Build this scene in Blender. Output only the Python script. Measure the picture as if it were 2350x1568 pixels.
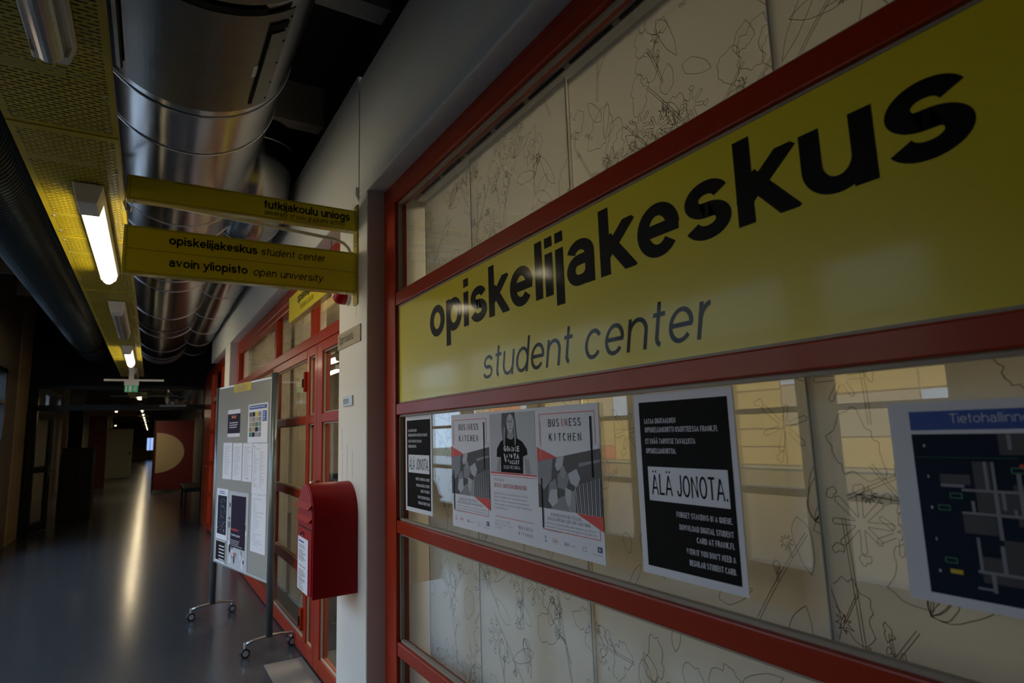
import bpy, math, random
from mathutils import Vector, Matrix
for o in list(bpy.data.objects): bpy.data.objects.remove(o)
sc = bpy.context.scene
COL = sc.collection
PI = math.pi; cos = math.cos; sin = math.sin
random.seed(7)
EYE = 1.43
# ------------------------------------------------------------------ camera
cam = bpy.data.cameras.new('camera'); cam.sensor_width = 36; cam.lens = 1382.0*36/2350
cam.clip_start = .02; cam.clip_end = 200
cam.dof.use_dof = True; cam.dof.focus_distance = 2.3; cam.dof.aperture_fstop = 4.0
co = bpy.data.objects.new('camera', cam); COL.objects.link(co)
yaw, pit, rol = [math.radians(a) for a in (31.58, 8.4, -1.89)]
fw = Vector((sin(yaw)*cos(pit), cos(yaw)*cos(pit), sin(pit)))
r0 = Vector((cos(yaw), -sin(yaw), 0)); u0 = r0.cross(fw)
rr = cos(rol)*r0 + sin(rol)*u0; uu = -sin(rol)*r0 + cos(rol)*u0
M = Matrix((rr, uu, -fw)).transposed().to_4x4(); M.translation = Vector((0, 0, EYE))
co.matrix_world = M; sc.camera = co
# ------------------------------------------------------------------ light
SKY, SUN, EXPO = 5.6, 7.5, 0.0
w = bpy.data.worlds.new('sky'); sc.world = w; w.use_nodes = True
bg = w.node_tree.nodes['Background']; bg.inputs[0].default_value = (.54, .72, 1, 1); bg.inputs[1].default_value = SKY
sc.view_settings.view_transform = 'Standard'; sc.view_settings.look = 'None'
sc.view_settings.gamma = 1; sc.view_settings.exposure = EXPO; sc.view_settings.use_curve_mapping = False
def light(name, kind, loc, energy, color, rot=(0, 0, 0), size=None):
    l = bpy.data.lights.new(name, kind); l.energy = energy; l.color = color
    if size: l.shape = 'RECTANGLE'; l.size, l.size_y = size
    o = bpy.data.objects.new(name, l); COL.objects.link(o); o.location = loc; o.rotation_euler = rot; return o
sun = light('sun', 'SUN', (5, 0, 9), SUN, (1, .9, .75), (0, math.radians(50), 0)); sun.data.angle = .02
# daylight through the corridor windows (opposite the glazing)
WIN = [(1.5, 2.3), (2.4, 3.95), (4.05, 5.6), (5.7, 7.25), (7.35, 8.95)]
WP = [1.5, 5, 5, 4, 3]
for (a, b), p in zip(WIN, WP):
    l = light('window_portal', 'AREA', (-1.88-.012*a, (a+b)/2, 1.45), 1, (1, 1, 1), (0, -PI/2, 0), (2.1, b-a)); l.data.cycles.is_portal = True
# lamps of the room behind the glazing
for x, y, p in ((2.3, 1.6, 26), (2.3, 4.2, 36), (2.3, 7.2, 36), (2.2, -.4, 6)):
    light('room_lamp_light', 'AREA', (x, y, 2.85), p*1.5, (1, .79, .52), (0, 0, 0), (.3, 1.4))

# ------------------------------------------------------------------ materials
def MAT(name, col, rough=.5, metal=0, coat=0, noise=None, bump=None, emis=None, spec=None, trans=None, scale=30):
    m = bpy.data.materials.new(name); m.use_nodes = True; nt = m.node_tree; N = nt.nodes; p = N['Principled BSDF']
    c = (*col, 1)
    p.inputs['Base Color'].default_value = c; p.inputs['Roughness'].default_value = rough; p.inputs['Metallic'].default_value = metal
    if coat: p.inputs['Coat Weight'].default_value = coat; p.inputs['Coat Roughness'].default_value = .10
    if spec is not None: p.inputs['Specular IOR Level'].default_value = spec
    if emis: p.inputs['Emission Color'].default_value = (*emis[0], 1); p.inputs['Emission Strength'].default_value = emis[1]
    if noise or bump:
        tc = N.new('ShaderNodeTexCoord'); no = N.new('ShaderNodeTexNoise'); no.inputs['Scale'].default_value = scale; no.inputs['Detail'].default_value = 5
        nt.links.new(tc.outputs['Object'], no.inputs['Vector'])
        if noise:
            mx = N.new('ShaderNodeMix'); mx.data_type = 'RGBA'
            mx.inputs[6].default_value = tuple(v*(1-noise) for v in col)+(1,); mx.inputs[7].default_value = tuple(min(1, v*(1+noise)) for v in col)+(1,)
            nt.links.new(no.outputs['Fac'], mx.inputs[0]); nt.links.new(mx.outputs[2], p.inputs['Base Color'])
        if bump:
            b = N.new('ShaderNodeBump'); b.inputs['Strength'].default_value = bump; b.inputs['Distance'].default_value = .002
            nt.links.new(no.outputs['Fac'], b.inputs['Height']); nt.links.new(b.outputs[0], p.inputs['Normal'])
    return m
def SHEET(name, col, t=.5, streak=False):           # cloth or paper that lets light through
    m = bpy.data.materials.new(name); m.use_nodes = True; nt = m.node_tree; N = nt.nodes
    N.remove(N['Principled BSDF']); d = N.new('ShaderNodeBsdfDiffuse'); tr = N.new('ShaderNodeBsdfTranslucent'); mx = N.new('ShaderNodeMixShader')
    for s in (d, tr): s.inputs[0].default_value = (*col, 1)
    mx.inputs[0].default_value = t
    nt.links.new(d.outputs[0], mx.inputs[1]); nt.links.new(tr.outputs[0], mx.inputs[2]); nt.links.new(mx.outputs[0], N['Material Output'].inputs[0])
    if streak:
        tc = N.new('ShaderNodeTexCoord'); mp = N.new('ShaderNodeMapping'); mp.inputs['Scale'].default_value = (8, 14, .6); no = N.new('ShaderNodeTexNoise'); no.inputs['Scale'].default_value = 1.5
        cr = N.new('ShaderNodeMix'); cr.data_type = 'RGBA'; cr.inputs[6].default_value = tuple(v*.6 for v in col)+(1,); cr.inputs[7].default_value = (*col, 1)
        nt.links.new(tc.outputs['Object'], mp.inputs[0]); nt.links.new(mp.outputs[0], no.inputs['Vector']); nt.links.new(no.outputs['Fac'], cr.inputs[0])
        for s in (d, tr): nt.links.new(cr.outputs[2], s.inputs[0])
    return m
def GLASS(name, tint=(.95, .97, .96)):
    m = bpy.data.materials.new(name); m.use_nodes = True; nt = m.node_tree; N = nt.nodes
    N.remove(N['Principled BSDF']); t = N.new('ShaderNodeBsdfTransparent'); g = N.new('ShaderNodeBsdfGlossy'); f = N.new('ShaderNodeLayerWeight'); f.inputs[0].default_value = .5; mx = N.new('ShaderNodeMixShader')
    pw = N.new('ShaderNodeMath'); pw.operation = 'POWER'; pw.inputs[1].default_value = 5; ml = N.new('ShaderNodeMath'); ml.operation = 'MULTIPLY_ADD'; ml.inputs[1].default_value = .95; ml.inputs[2].default_value = .045; ml.use_clamp = True
    t.inputs[0].default_value = (*tint, 1); g.inputs['Roughness'].default_value = .01; f.inputs[0].default_value = .5
    nt.links.new(f.outputs['Facing'], pw.inputs[0]); nt.links.new(pw.outputs[0], ml.inputs[0]); nt.links.new(ml.outputs[0], mx.inputs[0])
    nt.links.new(t.outputs[0], mx.inputs[1]); nt.links.new(g.outputs[0], mx.inputs[2]); nt.links.new(mx.outputs[0], N['Material Output'].inputs[0])
    return m
RED = MAT('red_paint', (.31, .024, .004), .36, coat=.05, spec=.22, noise=.10, bump=.08, scale=60)
REDB = MAT('mailbox_red', (.30, .002, .006), .40, coat=.05, spec=.18, noise=.04, bump=.05, scale=90)
WHITE = MAT('white_paint', (.74, .75, .70), .6, noise=.03, bump=.15, scale=120)
CEIL = MAT('black_ceiling', (.030, .026, .023), .8, noise=.3)
BEAM = MAT('grey_beam', (.50, .48, .41), .7, noise=.2)
YEL = MAT('sign_yellow', (.70, .62, .03), .35, coat=.22, spec=.3)
YEL2 = MAT('yellow_paint', (.80, .68, .012), .42)
TRAYY = MAT('tray_yellow', (.42, .33, .006), .42)
YELE = MAT('yellow_edge', (.50, .40, .05), .3, coat=.4)
BLK = MAT('black_vinyl', (.003, .003, .004), .5, coat=.22, spec=.1)
INK = MAT('black_ink', (.006, .006, .006), .7, spec=.12)
PAPER = MAT('white_paper', (.72, .76, .84), .6)
PINK = MAT('red_ink', (.65, .06, .05), .6)
GREYI = MAT('grey_ink', (.22, .24, .28), .6)
LGREY = MAT('light_grey_ink', (.45, .50, .55), .6)
DGREY = MAT('dark_grey_ink', (.05, .055, .065), .6)
BLUE = MAT('blue_ink', (.01, .07, .36), .6)
NAVY = MAT('navy_ink', (.010, .018, .040), .7, spec=.12)
PURP = MAT('purple_ink', (.022, .015, .035), .7, spec=.1)
GRN = MAT('green_ink', (.02, .22, .10), .6)
YINK = MAT('yellow_ink', (.65, .50, .02), .6)
SKIN = MAT('grey_skin_ink', (.30, .32, .34), .6)
LINE = SHEET('grey_line', (.16, .14, .12), .3)
CLOTH = SHEET('curtain_cloth', (.76, .76, .73), .41)
CLOTH2 = SHEET('back_curtain', (.74, .66, .52), .45, streak=True)
GL = GLASS('window_glass')
GLD = GLASS('tinted_glass', (.36, .38, .44))
TUBE2 = None
BEAD = MAT('grey_bead', (.28, .25, .20), .5)
GALV = MAT('galvanised_steel', (.44, .42, .41), .22, 1, noise=.10, bump=.10, scale=4)
GALV2 = MAT('seam_steel', (.75, .76, .80), .3, 1)
PANELM = MAT('dull_steel_panel', (.20, .19, .17), .42, 1, noise=.15, bump=.1, scale=8)
DARKD = MAT('black_flexible_duct', (.035, .05, .055), .28, .2)
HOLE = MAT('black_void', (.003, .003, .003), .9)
LAMPW = MAT('lamp_housing', (.62, .62, .58), .45)
TUBE = MAT('lit_tube', (1, 1, 1), .4, emis=((1, .86, .60), 21))
TUBE2 = MAT('distant_tube', (1, 1, 1), .4, emis=((1, .82, .55), 6))
TUBEOFF = MAT('unlit_diffuser', (.26, .28, .29), .2, coat=.5)
STEEL = MAT('brushed_steel', (.55, .55, .55), .3, 1)
GREYM = MAT('grey_metal', (.16, .20, .23), .35, .6)
BOARD = MAT('grey_felt', (.30, .31, .29), .85, noise=.12, scale=300)
ALU = MAT('aluminium_edge', (.55, .62, .62), .35, .7)
RUBBER = MAT('black_rubber', (.012, .012, .014), .5)
WHEEL = MAT('grey_wheel', (.28, .30, .33), .4)
BRONZE = MAT('bronze_plate', (.36, .31, .20), .45, .2)
PLATE = MAT('silver_plate', (.50, .55, .58), .35, .5)
BLKFR = MAT('black_frame_paint', (.007, .008, .010), .35, spec=.25)
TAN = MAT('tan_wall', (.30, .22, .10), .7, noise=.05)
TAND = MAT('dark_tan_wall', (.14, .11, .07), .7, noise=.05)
CREAM = MAT('cream_board', (.38, .37, .26), .5)
CREAM2 = MAT('cream_panel', (.42, .33, .20), .6)
MAROON = MAT('maroon_panel', (.12, .012, .012), .5)
DARKW = MAT('dark_cabinet', (.018, .014, .010), .6, spec=.2)
ROOMW = MAT('room_wall', (.66, .60, .48), .7, noise=.04)
ROOMF = MAT('room_floor', (.20, .19, .16), .35)
EXG = MAT('exit_green', (.02, .42, .22), .4, emis=((.02, .5, .25), .05))
EXW = MAT('exit_white', (.6, .8, .7), .4)
ORG = MAT('orange_cladding', (.85, .24, .08), .6); YCL = MAT('yellow_cladding', (.80, .50, .14), .6); BCL = MAT('beige_cladding', (.60, .42, .22), .6)
PALE = MAT('pale_cladding', (.42, .47, .52), .5)
GRASS = MAT('lawn', (.10, .12, .08), .9)
FLOORM = MAT('grey_vinyl_floor', (.055, .060, .068), .20, spec=.4, noise=.16, bump=.04, scale=9)
MATM = MAT('mat_fabric', (.20, .18, .16), .85, noise=.2, scale=300)
# perforated tray: rows of staggered slots cut through the sheet
def perforated():
    m = bpy.data.materials.new('perforated_yellow'); m.use_nodes = True; nt = m.node_tree; N = nt.nodes; L = nt.links
    p = N['Principled BSDF']; p.inputs['Base Color'].default_value = (.42, .33, .006, 1); p.inputs['Roughness'].default_value = .42
    tc = N.new('ShaderNodeTexCoord'); sp = N.new('ShaderNodeSeparateXYZ'); L.new(tc.outputs['Object'], sp.inputs[0])
    def mt(op, a, b=None, c=None):
        n = N.new('ShaderNodeMath'); n.operation = op
        for i, v in enumerate((a, b, c)):
            if v is None: continue
            if isinstance(v, (int, float)): n.inputs[i].default_value = v
            else: L.new(v, n.inputs[i])
        return n.outputs[0]
    row = mt('MULTIPLY', sp.outputs[1], 1/.017)
    rid = mt('FLOOR', row); par = mt('MODULO', rid, 2.0); rf = mt('SUBTRACT', row, rid)
    cx = mt('ADD', mt('MULTIPLY', sp.outputs[0], 1/.036), mt('MULTIPLY', mt('ABSOLUTE', par), .5)); cf = mt('SUBTRACT', cx, mt('FLOOR', cx))
    inx = mt('LESS_THAN', mt('ABSOLUTE', mt('SUBTRACT', cf, .5)), .36); iny = mt('LESS_THAN', mt('ABSOLUTE', mt('SUBTRACT', rf, .5)), .16)
    # plain margins at the sheet's ends and sides
    sy = mt('DIVIDE', mt('SUBTRACT', sp.outputs[1], 2.45-1.3*2), 1.3); fy = mt('SUBTRACT', sy, mt('FLOOR', sy))
    oky = mt('LESS_THAN', mt('ABSOLUTE', mt('SUBTRACT', fy, .5)), .475)
    okx = mt('LESS_THAN', mt('ABSOLUTE', mt('SUBTRACT', sp.outputs[0], -.305)), .140)
    hole = mt('MULTIPLY', mt('MULTIPLY', inx, iny), mt('MULTIPLY', oky, okx))
    tr = N.new('ShaderNodeBsdfTransparent'); mx = N.new('ShaderNodeMixShader')
    L.new(hole, mx.inputs[0]); L.new(p.outputs[0], mx.inputs[1]); L.new(tr.outputs[0], mx.inputs[2]); L.new(mx.outputs[0], N['Material Output'].inputs[0])
    return m
PERF = perforated()

# ------------------------------------------------------------------ mesh helpers
class MB:
    def __init__(s): s.v = []; s.f = []
    def add(s, vs, fs):
        n = len(s.v); s.v += [tuple(v) for v in vs]; s.f += [tuple(i+n for i in f) for f in fs]; return s
    def box(s, x0, x1, y0, y1, z0, z1):
        vs = [(x, y, z) for x in (x0, x1) for y in (y0, y1) for z in (z0, z1)]
        return s.add(vs, [(0, 1, 3, 2), (4, 6, 7, 5), (0, 4, 5, 1), (2, 3, 7, 6), (0, 2, 6, 4), (1, 5, 7, 3)])
    def prism(s, poly, axis, a, b):        # closed outline (2-D) swept along an axis
        def P(p, t): return (t, p[0], p[1]) if axis == 'x' else (p[0], t, p[1]) if axis == 'y' else (p[0], p[1], t)
        n = len(poly); vs = [P(p, a) for p in poly]+[P(p, b) for p in poly]
        return s.add(vs, [tuple(range(n))[::-1], tuple(range(n, 2*n))]+[(i, (i+1) % n, n+(i+1) % n, n+i) for i in range(n)])
    def tube(s, pts, r, n=12, caps=True):
        pts = [Vector(p) for p in pts]; rs = r if isinstance(r, (list, tuple)) else [r]*len(pts); vs = []; fs = []; up = None
        for i, p in enumerate(pts):
            d = (pts[min(i+1, len(pts)-1)]-pts[max(i-1, 0)]).normalized()
            if up is None: up = Vector((0, 0, 1)) if abs(d.z) < .9 else Vector((1, 0, 0))
            a = d.cross(up).normalized(); up = a.cross(d).normalized()
            for k in range(n):
                t = 2*PI*k/n; vs.append(p+(a*cos(t)+up*sin(t))*rs[i])
        for i in range(len(pts)-1):
            for k in range(n): fs.append((i*n+k, i*n+(k+1) % n, (i+1)*n+(k+1) % n, (i+1)*n+k))
        if caps: fs.append(tuple(range(n))[::-1]); fs.append(tuple((len(pts)-1)*n+k for k in range(n)))
        return s.add(vs, fs)
    def ring(s, c, R, r, axis='y', n=48, m=6):
        vs = []; fs = []
        for i in range(n):
            t = 2*PI*i/n
            for j in range(m):
                q = 2*PI*j/m; a = R+r*cos(q); b = r*sin(q)
                vs.append({'y': (c[0]+a*cos(t), c[1]+b, c[2]+a*sin(t)), 'z': (c[0]+a*cos(t), c[1]+a*sin(t), c[2]+b), 'x': (c[0]+b, c[1]+a*cos(t), c[2]+a*sin(t))}[axis])
        for i in range(n):
            for j in range(m): fs.append((i*m+j, i*m+(j+1) % m, ((i+1) % n)*m+(j+1) % m, ((i+1) % n)*m+j))
        return s.add(vs, fs)
    def poly(s, pts): return s.add(pts, [tuple(range(len(pts)))])
def link(name, mb, mat, parent=None, off=(0, 0, 0), smooth=False, bevel=0):
    me = bpy.data.meshes.new(name); ox, oy, oz = off
    me.from_pydata([(a-ox, b-oy, c-oz) for a, b, c in mb.v], [], mb.f); me.materials.append(mat)
    if smooth:
        for p in me.polygons: p.use_smooth = len(p.vertices) < 6
    me.update(); o = bpy.data.objects.new(name, me); COL.objects.link(o)
    if parent: o.parent = parent
    if bevel:
        b = o.modifiers.new('bevel', 'BEVEL'); b.width = bevel; b.segments = 2; b.limit_method = 'ANGLE'
    return o
CORR = -.012     # the corridor runs at a slight angle to the shop front
class Thing:
    def __init__(s, name, label=None, cat=None, loc=(0, 0, 0), group=None, kind=None, corr=False, rotz=0, local=False):
        o = bpy.data.objects.new(name, None); COL.objects.link(o); o.empty_display_size = .1; s.o = o; s.off = (0, 0, 0) if local else loc
        L = Vector(loc)
        if corr: L = Matrix.Rotation(CORR, 3, 'Z') @ L; rotz = CORR
        o.location = L; o.rotation_euler = (0, 0, rotz)
        props(o, label, cat, group, kind)
    def part(s, name, mb, mat, parent=None, label=None, **k):
        off = s.off
        c = link(name, mb, mat, parent or s.o, off, **k)
        if label: c['label'] = label
        return c
def props(o, label=None, cat=None, group=None, kind=None):
    if label: o['label'] = label
    if cat: o['category'] = cat
    if group: o['group'] = group
    if kind: o['kind'] = kind
    return o
def single(name, mb, mat, label, cat, group=None, corr=False, **k):
    o = link(name, mb, mat, **k); props(o, label, cat, group)
    if corr: o.rotation_euler = (0, 0, CORR)
    return o
def struct(name, mb, mat, label=None, corr=False, **k):
    o = link(name, mb, mat, **k); props(o, label, None, None, 'structure')
    if corr: o.rotation_euler = (0, 0, CORR)
    return o

# ------------------------------------------------------------------ stroke lettering
AS, DS = 1.38, -.40
def E(cx, cy, rx, ry, a, b): return (cx, cy, rx, ry, a, b)
G = {
'a': (.95, [[E(.46, .70, .44, .30, 165, 0), (.90, 0)], [(.90, .58), E(.38, .285, .38, .285, 90, 270), E(.5, .30, .40, .30, 270, 355)]]),
'b': (1.0, [[(0, 2), (0, 0)], [E(.5, .5, .5, .5, 0, 360)]]), 'c': (.95, [[E(.5, .5, .5, .5, 35, 325)]]),
'd': (1.0, [[(1, 2), (1, 0)], [E(.5, .5, .5, .5, 0, 360)]]), 'e': (.98, [[(.02, .5), (.97, .5)], [E(.5, .5, .5, .5, 0, 322)]]),
'f': (.55, [[(.42, 0), (.42, 1), E(.87, 1.5, .45, .5, 180, 95)], [(.02, 1), (.95, 1)]]),
'g': (1.0, [[(1, 1), (1, -.3), E(.5, -.4, .5, .6, 0, -155)], [E(.5, .5, .5, .5, 0, 360)]]),
'h': (.95, [[(0, 2), (0, 0)], [E(.5, .55, .5, .45, 180, 0), (1, 0)]]), 'i': (0, [[(0, 1), (0, 0)], 'dot0']),
'j': (.12, [[(1, 1), (1, -.45), E(-.3, -.5, 1.3, .5, 0, -80)], 'dot1']), 'k': (.92, [[(0, 2), (0, 0)], [(.92, 1), (.15, .44)], [(.34, .62), (.96, 0)]]),
'l': (0, [[(0, 2), (0, 0)]]), 'm': (1.55, [[(0, 1), (0, 0)], [E(.25, .6, .25, .4, 180, 0), (.5, 0)], [E(.75, .6, .25, .4, 180, 0), (1, 0)]]),
'n': (.95, [[(0, 1), (0, 0)], [E(.5, .55, .5, .45, 180, 0), (1, 0)]]), 'o': (1.04, [[E(.5, .5, .5, .5, 0, 360)]]),
'p': (1.0, [[(0, 1), (0, -1)], [E(.5, .5, .5, .5, 0, 360)]]), 'q': (1.0, [[(1, 1), (1, -1)], [E(.5, .5, .5, .5, 0, 360)]]),
'r': (.58, [[(0, 1), (0, 0)], [E(.85, .5, .85, .5, 180, 95)]]), 's': (.90, [[E(.5, .74, .47, .26, 18, 270), E(.5, .26, .5, .26, 90, -162)]]),
't': (.55, [[(.42, 1.8), (.42, .25), E(.92, .25, .5, .25, 180, 262)], [(.02, 1), (.95, 1)]]), 'u': (.95, [[(0, 1), (0, .45), E(.5, .45, .5, .45, 180, 360)], [(1, 1), (1, 0)]]),
'v': (.95, [[(0, 1), (.5, 0), (1, 1)]]), 'w': (1.4, [[(0, 1), (.26, 0), (.5, 1), (.74, 0), (1, 1)]]), 'x': (.9, [[(0, 1), (1, 0)], [(1, 1), (0, 0)]]),
'y': (.95, [[(0, 1), (.52, 0)], [(1, 1), (.35, -.6), (.05, -.95)]]), 'z': (.85, [[(0, 1), (1, 1), (0, 0), (1, 0)]])}
GC = {
'A': (1.25, [[(0, 0), (.5, 1), (1, 0)], [(.2, .30), (.8, .30)]]), 'B': (1.1, [[(0, 0), (0, 1)], [(0, 1), E(.6, .77, .34, .23, 90, -90), (0, .54)], [(0, .54), E(.62, .27, .38, .27, 90, -90), (0, 0)]]),
'C': (1.2, [[E(.5, .5, .5, .5, 40, 320)]]), 'D': (1.15, [[(0, 0), (0, 1)], [(0, 1), E(.45, .5, .55, .5, 90, -90), (0, 0)]]), 'E': (1.0, [[(1, 1), (0, 1), (0, 0), (1, 0)], [(0, .52), (.88, .52)]]),
'F': (.95, [[(1, 1), (0, 1), (0, 0)], [(0, .5), (.85, .5)]]), 'G': (1.25, [[E(.5, .5, .5, .5, 40, 350), (1, .45), (.6, .45)]]), 'H': (1.12, [[(0, 0), (0, 1)], [(1, 0), (1, 1)], [(0, .52), (1, .52)]]),
'I': (0, [[(0, 0), (0, 1)]]), 'J': (.85, [[(1, 1), (1, .3), E(.5, .3, .5, .3, 0, -170)]]), 'K': (1.15, [[(0, 0), (0, 1)], [(.95, 1), (.03, .38)], [(.32, .6), (1, 0)]]), 'L': (.92, [[(0, 1), (0, 0), (1, 0)]]),
'M': (1.4, [[(0, 0), (0, 1), (.5, .1), (1, 1), (1, 0)]]), 'N': (1.15, [[(0, 0), (0, 1), (1, 0), (1, 1)]]), 'O': (1.25, [[E(.5, .5, .5, .5, 0, 360)]]), 'P': (1.05, [[(0, 0), (0, 1)], [(0, 1), E(.6, .73, .4, .27, 90, -90), (0, .46)]]),
'Q': (1.25, [[E(.5, .5, .5, .5, 0, 360)], [(.6, .25), (1, 0)]]), 'R': (1.12, [[(0, 0), (0, 1)], [(0, 1), E(.6, .74, .38, .26, 90, -90), (0, .48)], [(.6, .48), (1, 0)]]), 'S': (1.08, [[E(.5, .75, .46, .25, 25, 270), E(.5, .25, .5, .25, 90, -160)]]),
'T': (1.05, [[(0, 1), (1, 1)], [(.5, 1), (.5, 0)]]), 'U': (1.12, [[(0, 1), (0, .4), E(.5, .4, .5, .4, 180, 360), (1, 1)]]), 'V': (1.2, [[(0, 1), (.5, 0), (1, 1)]]), 'W': (1.7, [[(0, 1), (.26, 0), (.5, 1), (.74, 0), (1, 1)]]),
'X': (1.15, [[(0, 0), (1, 1)], [(0, 1), (1, 0)]]), 'Y': (1.15, [[(0, 1), (.5, .45), (1, 1)], [(.5, .45), (.5, 0)]]), 'Z': (1.05, [[(0, 1), (1, 1), (0, 0), (1, 0)]]),
'0': (.95, [[E(.5, .5, .5, .5, 0, 360)]]), '1': (.45, [[(0, .75), (1, 1), (1, 0)]]), '2': (.95, [[E(.5, .72, .5, .28, 165, -30), (0, 0), (1, 0)]]), '3': (.95, [[E(.5, .76, .44, .24, 160, -90)], [E(.5, .26, .5, .26, 90, -160)]]),
'4': (.98, [[(.75, 0), (.75, 1), (0, .27), (1, .27)]]), '5': (.95, [[(.92, 1), (.1, 1), (.06, .52), E(.48, .33, .5, .33, 130, -160)]]), '6': (.95, [[E(.5, .32, .5, .32, 0, 360)], [E(.55, .5, .55, .5, 180, 60)]]),
'7': (.9, [[(0, 1), (1, 1), (.35, 0)]]), '8': (.95, [[E(.5, .77, .42, .23, 0, 360)], [E(.5, .27, .5, .27, 0, 360)]]), '9': (.95, [[E(.5, .68, .5, .32, 0, 360)], [E(.45, .5, .55, .5, 0, -120)]]),
'-': (.5, [[(0, .4), (1, .4)]]), '/': (.5, [[(0, 0), (1, 1)]]), '!': (0, [[(0, .3), (0, 1)], 'per']), '.': (0, ['per']), ',': (0, ['per']), ':': (0, ['per', 'per2']), '|': (0, [[(0, 0), (0, 1)]]), "'": (0, [[(0, .75), (0, 1)]])}
def glyph(ch, wx, wy, xs, seg):
    """quads (lists of 4 points) in x-heights, and the advance"""
    dots = ch in 'ÄÖäö'; base = {'Ä': 'A', 'Ö': 'O', 'ä': 'a', 'ö': 'o'}.get(ch, ch)
    if base == ' ': return [], .42*xs
    low = base in G; W, paths = (G if low else GC)[base]; W = max(W*xs, wx); top = 1 if low else AS; quads = []
    def mp(p):
        x, y = p; X = wx/2 + x*(W-wx)
        if not low: Y = wy/2 + y*(AS-wy)
        elif y <= 0: Y = wy/2 + (-y)*(DS)
        elif y <= 1: Y = wy/2 + y*(1-wy)
        else: Y = 1-wy/2 + (y-1)*(AS-1)
        return (X, Y)
    def rect(x0, x1, y0, y1): quads.append([(x0, y0), (x1, y0), (x1, y1), (x0, y1)])
    res = []
    for pi_, pa in enumerate(paths):
        if pa == 'dot0' or pa == 'dot1': rect(W-wx, W, AS-wy*1.02, AS); continue
        if pa == 'per': rect(0, wx, 0, wy); continue
        if pa == 'per2': rect(0, wx, .7, .7+wy); continue
        pts = []; kinds = []; ymin = 0; ymax = top
        for it in pa:
            if len(it) == 2: pts.append(mp(it)); kinds.append('L'); ymin = DS if it[1] < 0 else ymin; ymax = AS if it[1] > 1 else ymax
            else:
                cx, cy, rx, ry, a, b = it; n = max(2, int(abs(b-a)/seg+.5))
                if cy-ry < -.01: ymin = DS
                if cy+ry > 1.3: ymax = AS
                for k in range(n+1):
                    t = math.radians(a+(b-a)*k/n); pts.append(mp((cx+rx*cos(t), cy+ry*sin(t)))); kinds.append('E')
        q = [pts[0]]; kk = [kinds[0]]
        for p, k in zip(pts[1:], kinds[1:]):
            if math.hypot(p[0]-q[-1][0], p[1]-q[-1][1]) > 1e-4: q.append(p); kk.append(k)
        pts = q; closed = len(pts) > 6 and math.hypot(pts[0][0]-pts[-1][0], pts[0][1]-pts[-1][1]) < 1e-3
        if not closed:
            for e, i in ((0, 1), (-1, -2)):
                if kk[e] == 'L':
                    dx, dy = pts[e][0]-pts[i][0], pts[e][1]-pts[i][1]; l = math.hypot(dx, dy); ex = wx/2 if abs(dx) > abs(dy)*3 else (wy*.5 if abs(dx) < 1e-3 else wy*.9)
                    pts[e] = (pts[e][0]+dx/l*ex, pts[e][1]+dy/l*ex)
        n = len(pts); A = []; B = []
        for i in range(n):
            if closed: a = pts[i-1] if i > 0 else pts[-2]; b = pts[i+1] if i < n-1 else pts[1]
            else: a = pts[max(i-1, 0)]; b = pts[min(i+1, n-1)]
            p = pts[i]
            def nrm(u, v):
                dx, dy = v[0]-u[0], v[1]-u[1]; l = math.hypot(dx, dy) or 1; return (-dy/l, dx/l)
            n1 = nrm(a, p) if a != p else nrm(p, b); n2 = nrm(p, b) if b != p else n1
            mx, my = n1[0]+n2[0], n1[1]+n2[1]; l2 = (mx*mx+my*my)/2
            if l2 < .35: mx, my = n1; l2 = 1; mx, my = mx, my
            else: mx /= l2; my /= l2
            A.append((p[0]+mx*wx/2, p[1]+my*wy/2)); B.append((p[0]-mx*wx/2, p[1]-my*wy/2))
        for i in range(n-1): quads.append([A[i], A[i+1], B[i+1], B[i]])
        out = []
        for Q in quads[-(n-1):]:
            for lim, s in ((ymin, 1), (ymax, -1)):
                R = []
                for j in range(len(Q)):
                    p, q2 = Q[j], Q[(j+1) % len(Q)]; ip = s*(p[1]-lim) >= -1e-9; iq = s*(q2[1]-lim) >= -1e-9
                    if ip: R.append(p)
                    if ip != iq:
                        t = (lim-p[1])/(q2[1]-p[1]); R.append((p[0]+(q2[0]-p[0])*t, lim))
                Q = R
                if len(Q) < 3: break
            if len(Q) >= 3: out.append(Q)
        quads[-(n-1):] = out; res += [(pi_, Q) for Q in quads]; quads.clear()
    if dots:
        h = AS if not low else 1.0
        for cx in (.30, .70): rect(W*cx-wx*.5, W*cx+wx*.5, h+wy*.55, h+wy*1.45)
    return res+[(0, Q) for Q in quads], W
def text2d(s, xh, w=.16, wh=None, xs=1, sb=.22, shear=0, seg=15, fit=None, align='l'):
    wh = wh or w*.88; out = []; x = 0
    for ch in s:
        q, W = glyph(ch, w, wh, xs, seg)
        out += [[(px+x+py*shear, py) for px, py in Q]+[Q_i] for Q_i, Q in q]; x += W+sb
    x -= sb; k = (fit/(x*xh)) if fit else 1; off = {'l': 0, 'c': -x/2, 'r': -x}[align]
    return [[((px+off)*xh*k, py*xh) for px, py in Q[:-1]]+[Q[-1]] for Q in out]

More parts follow.
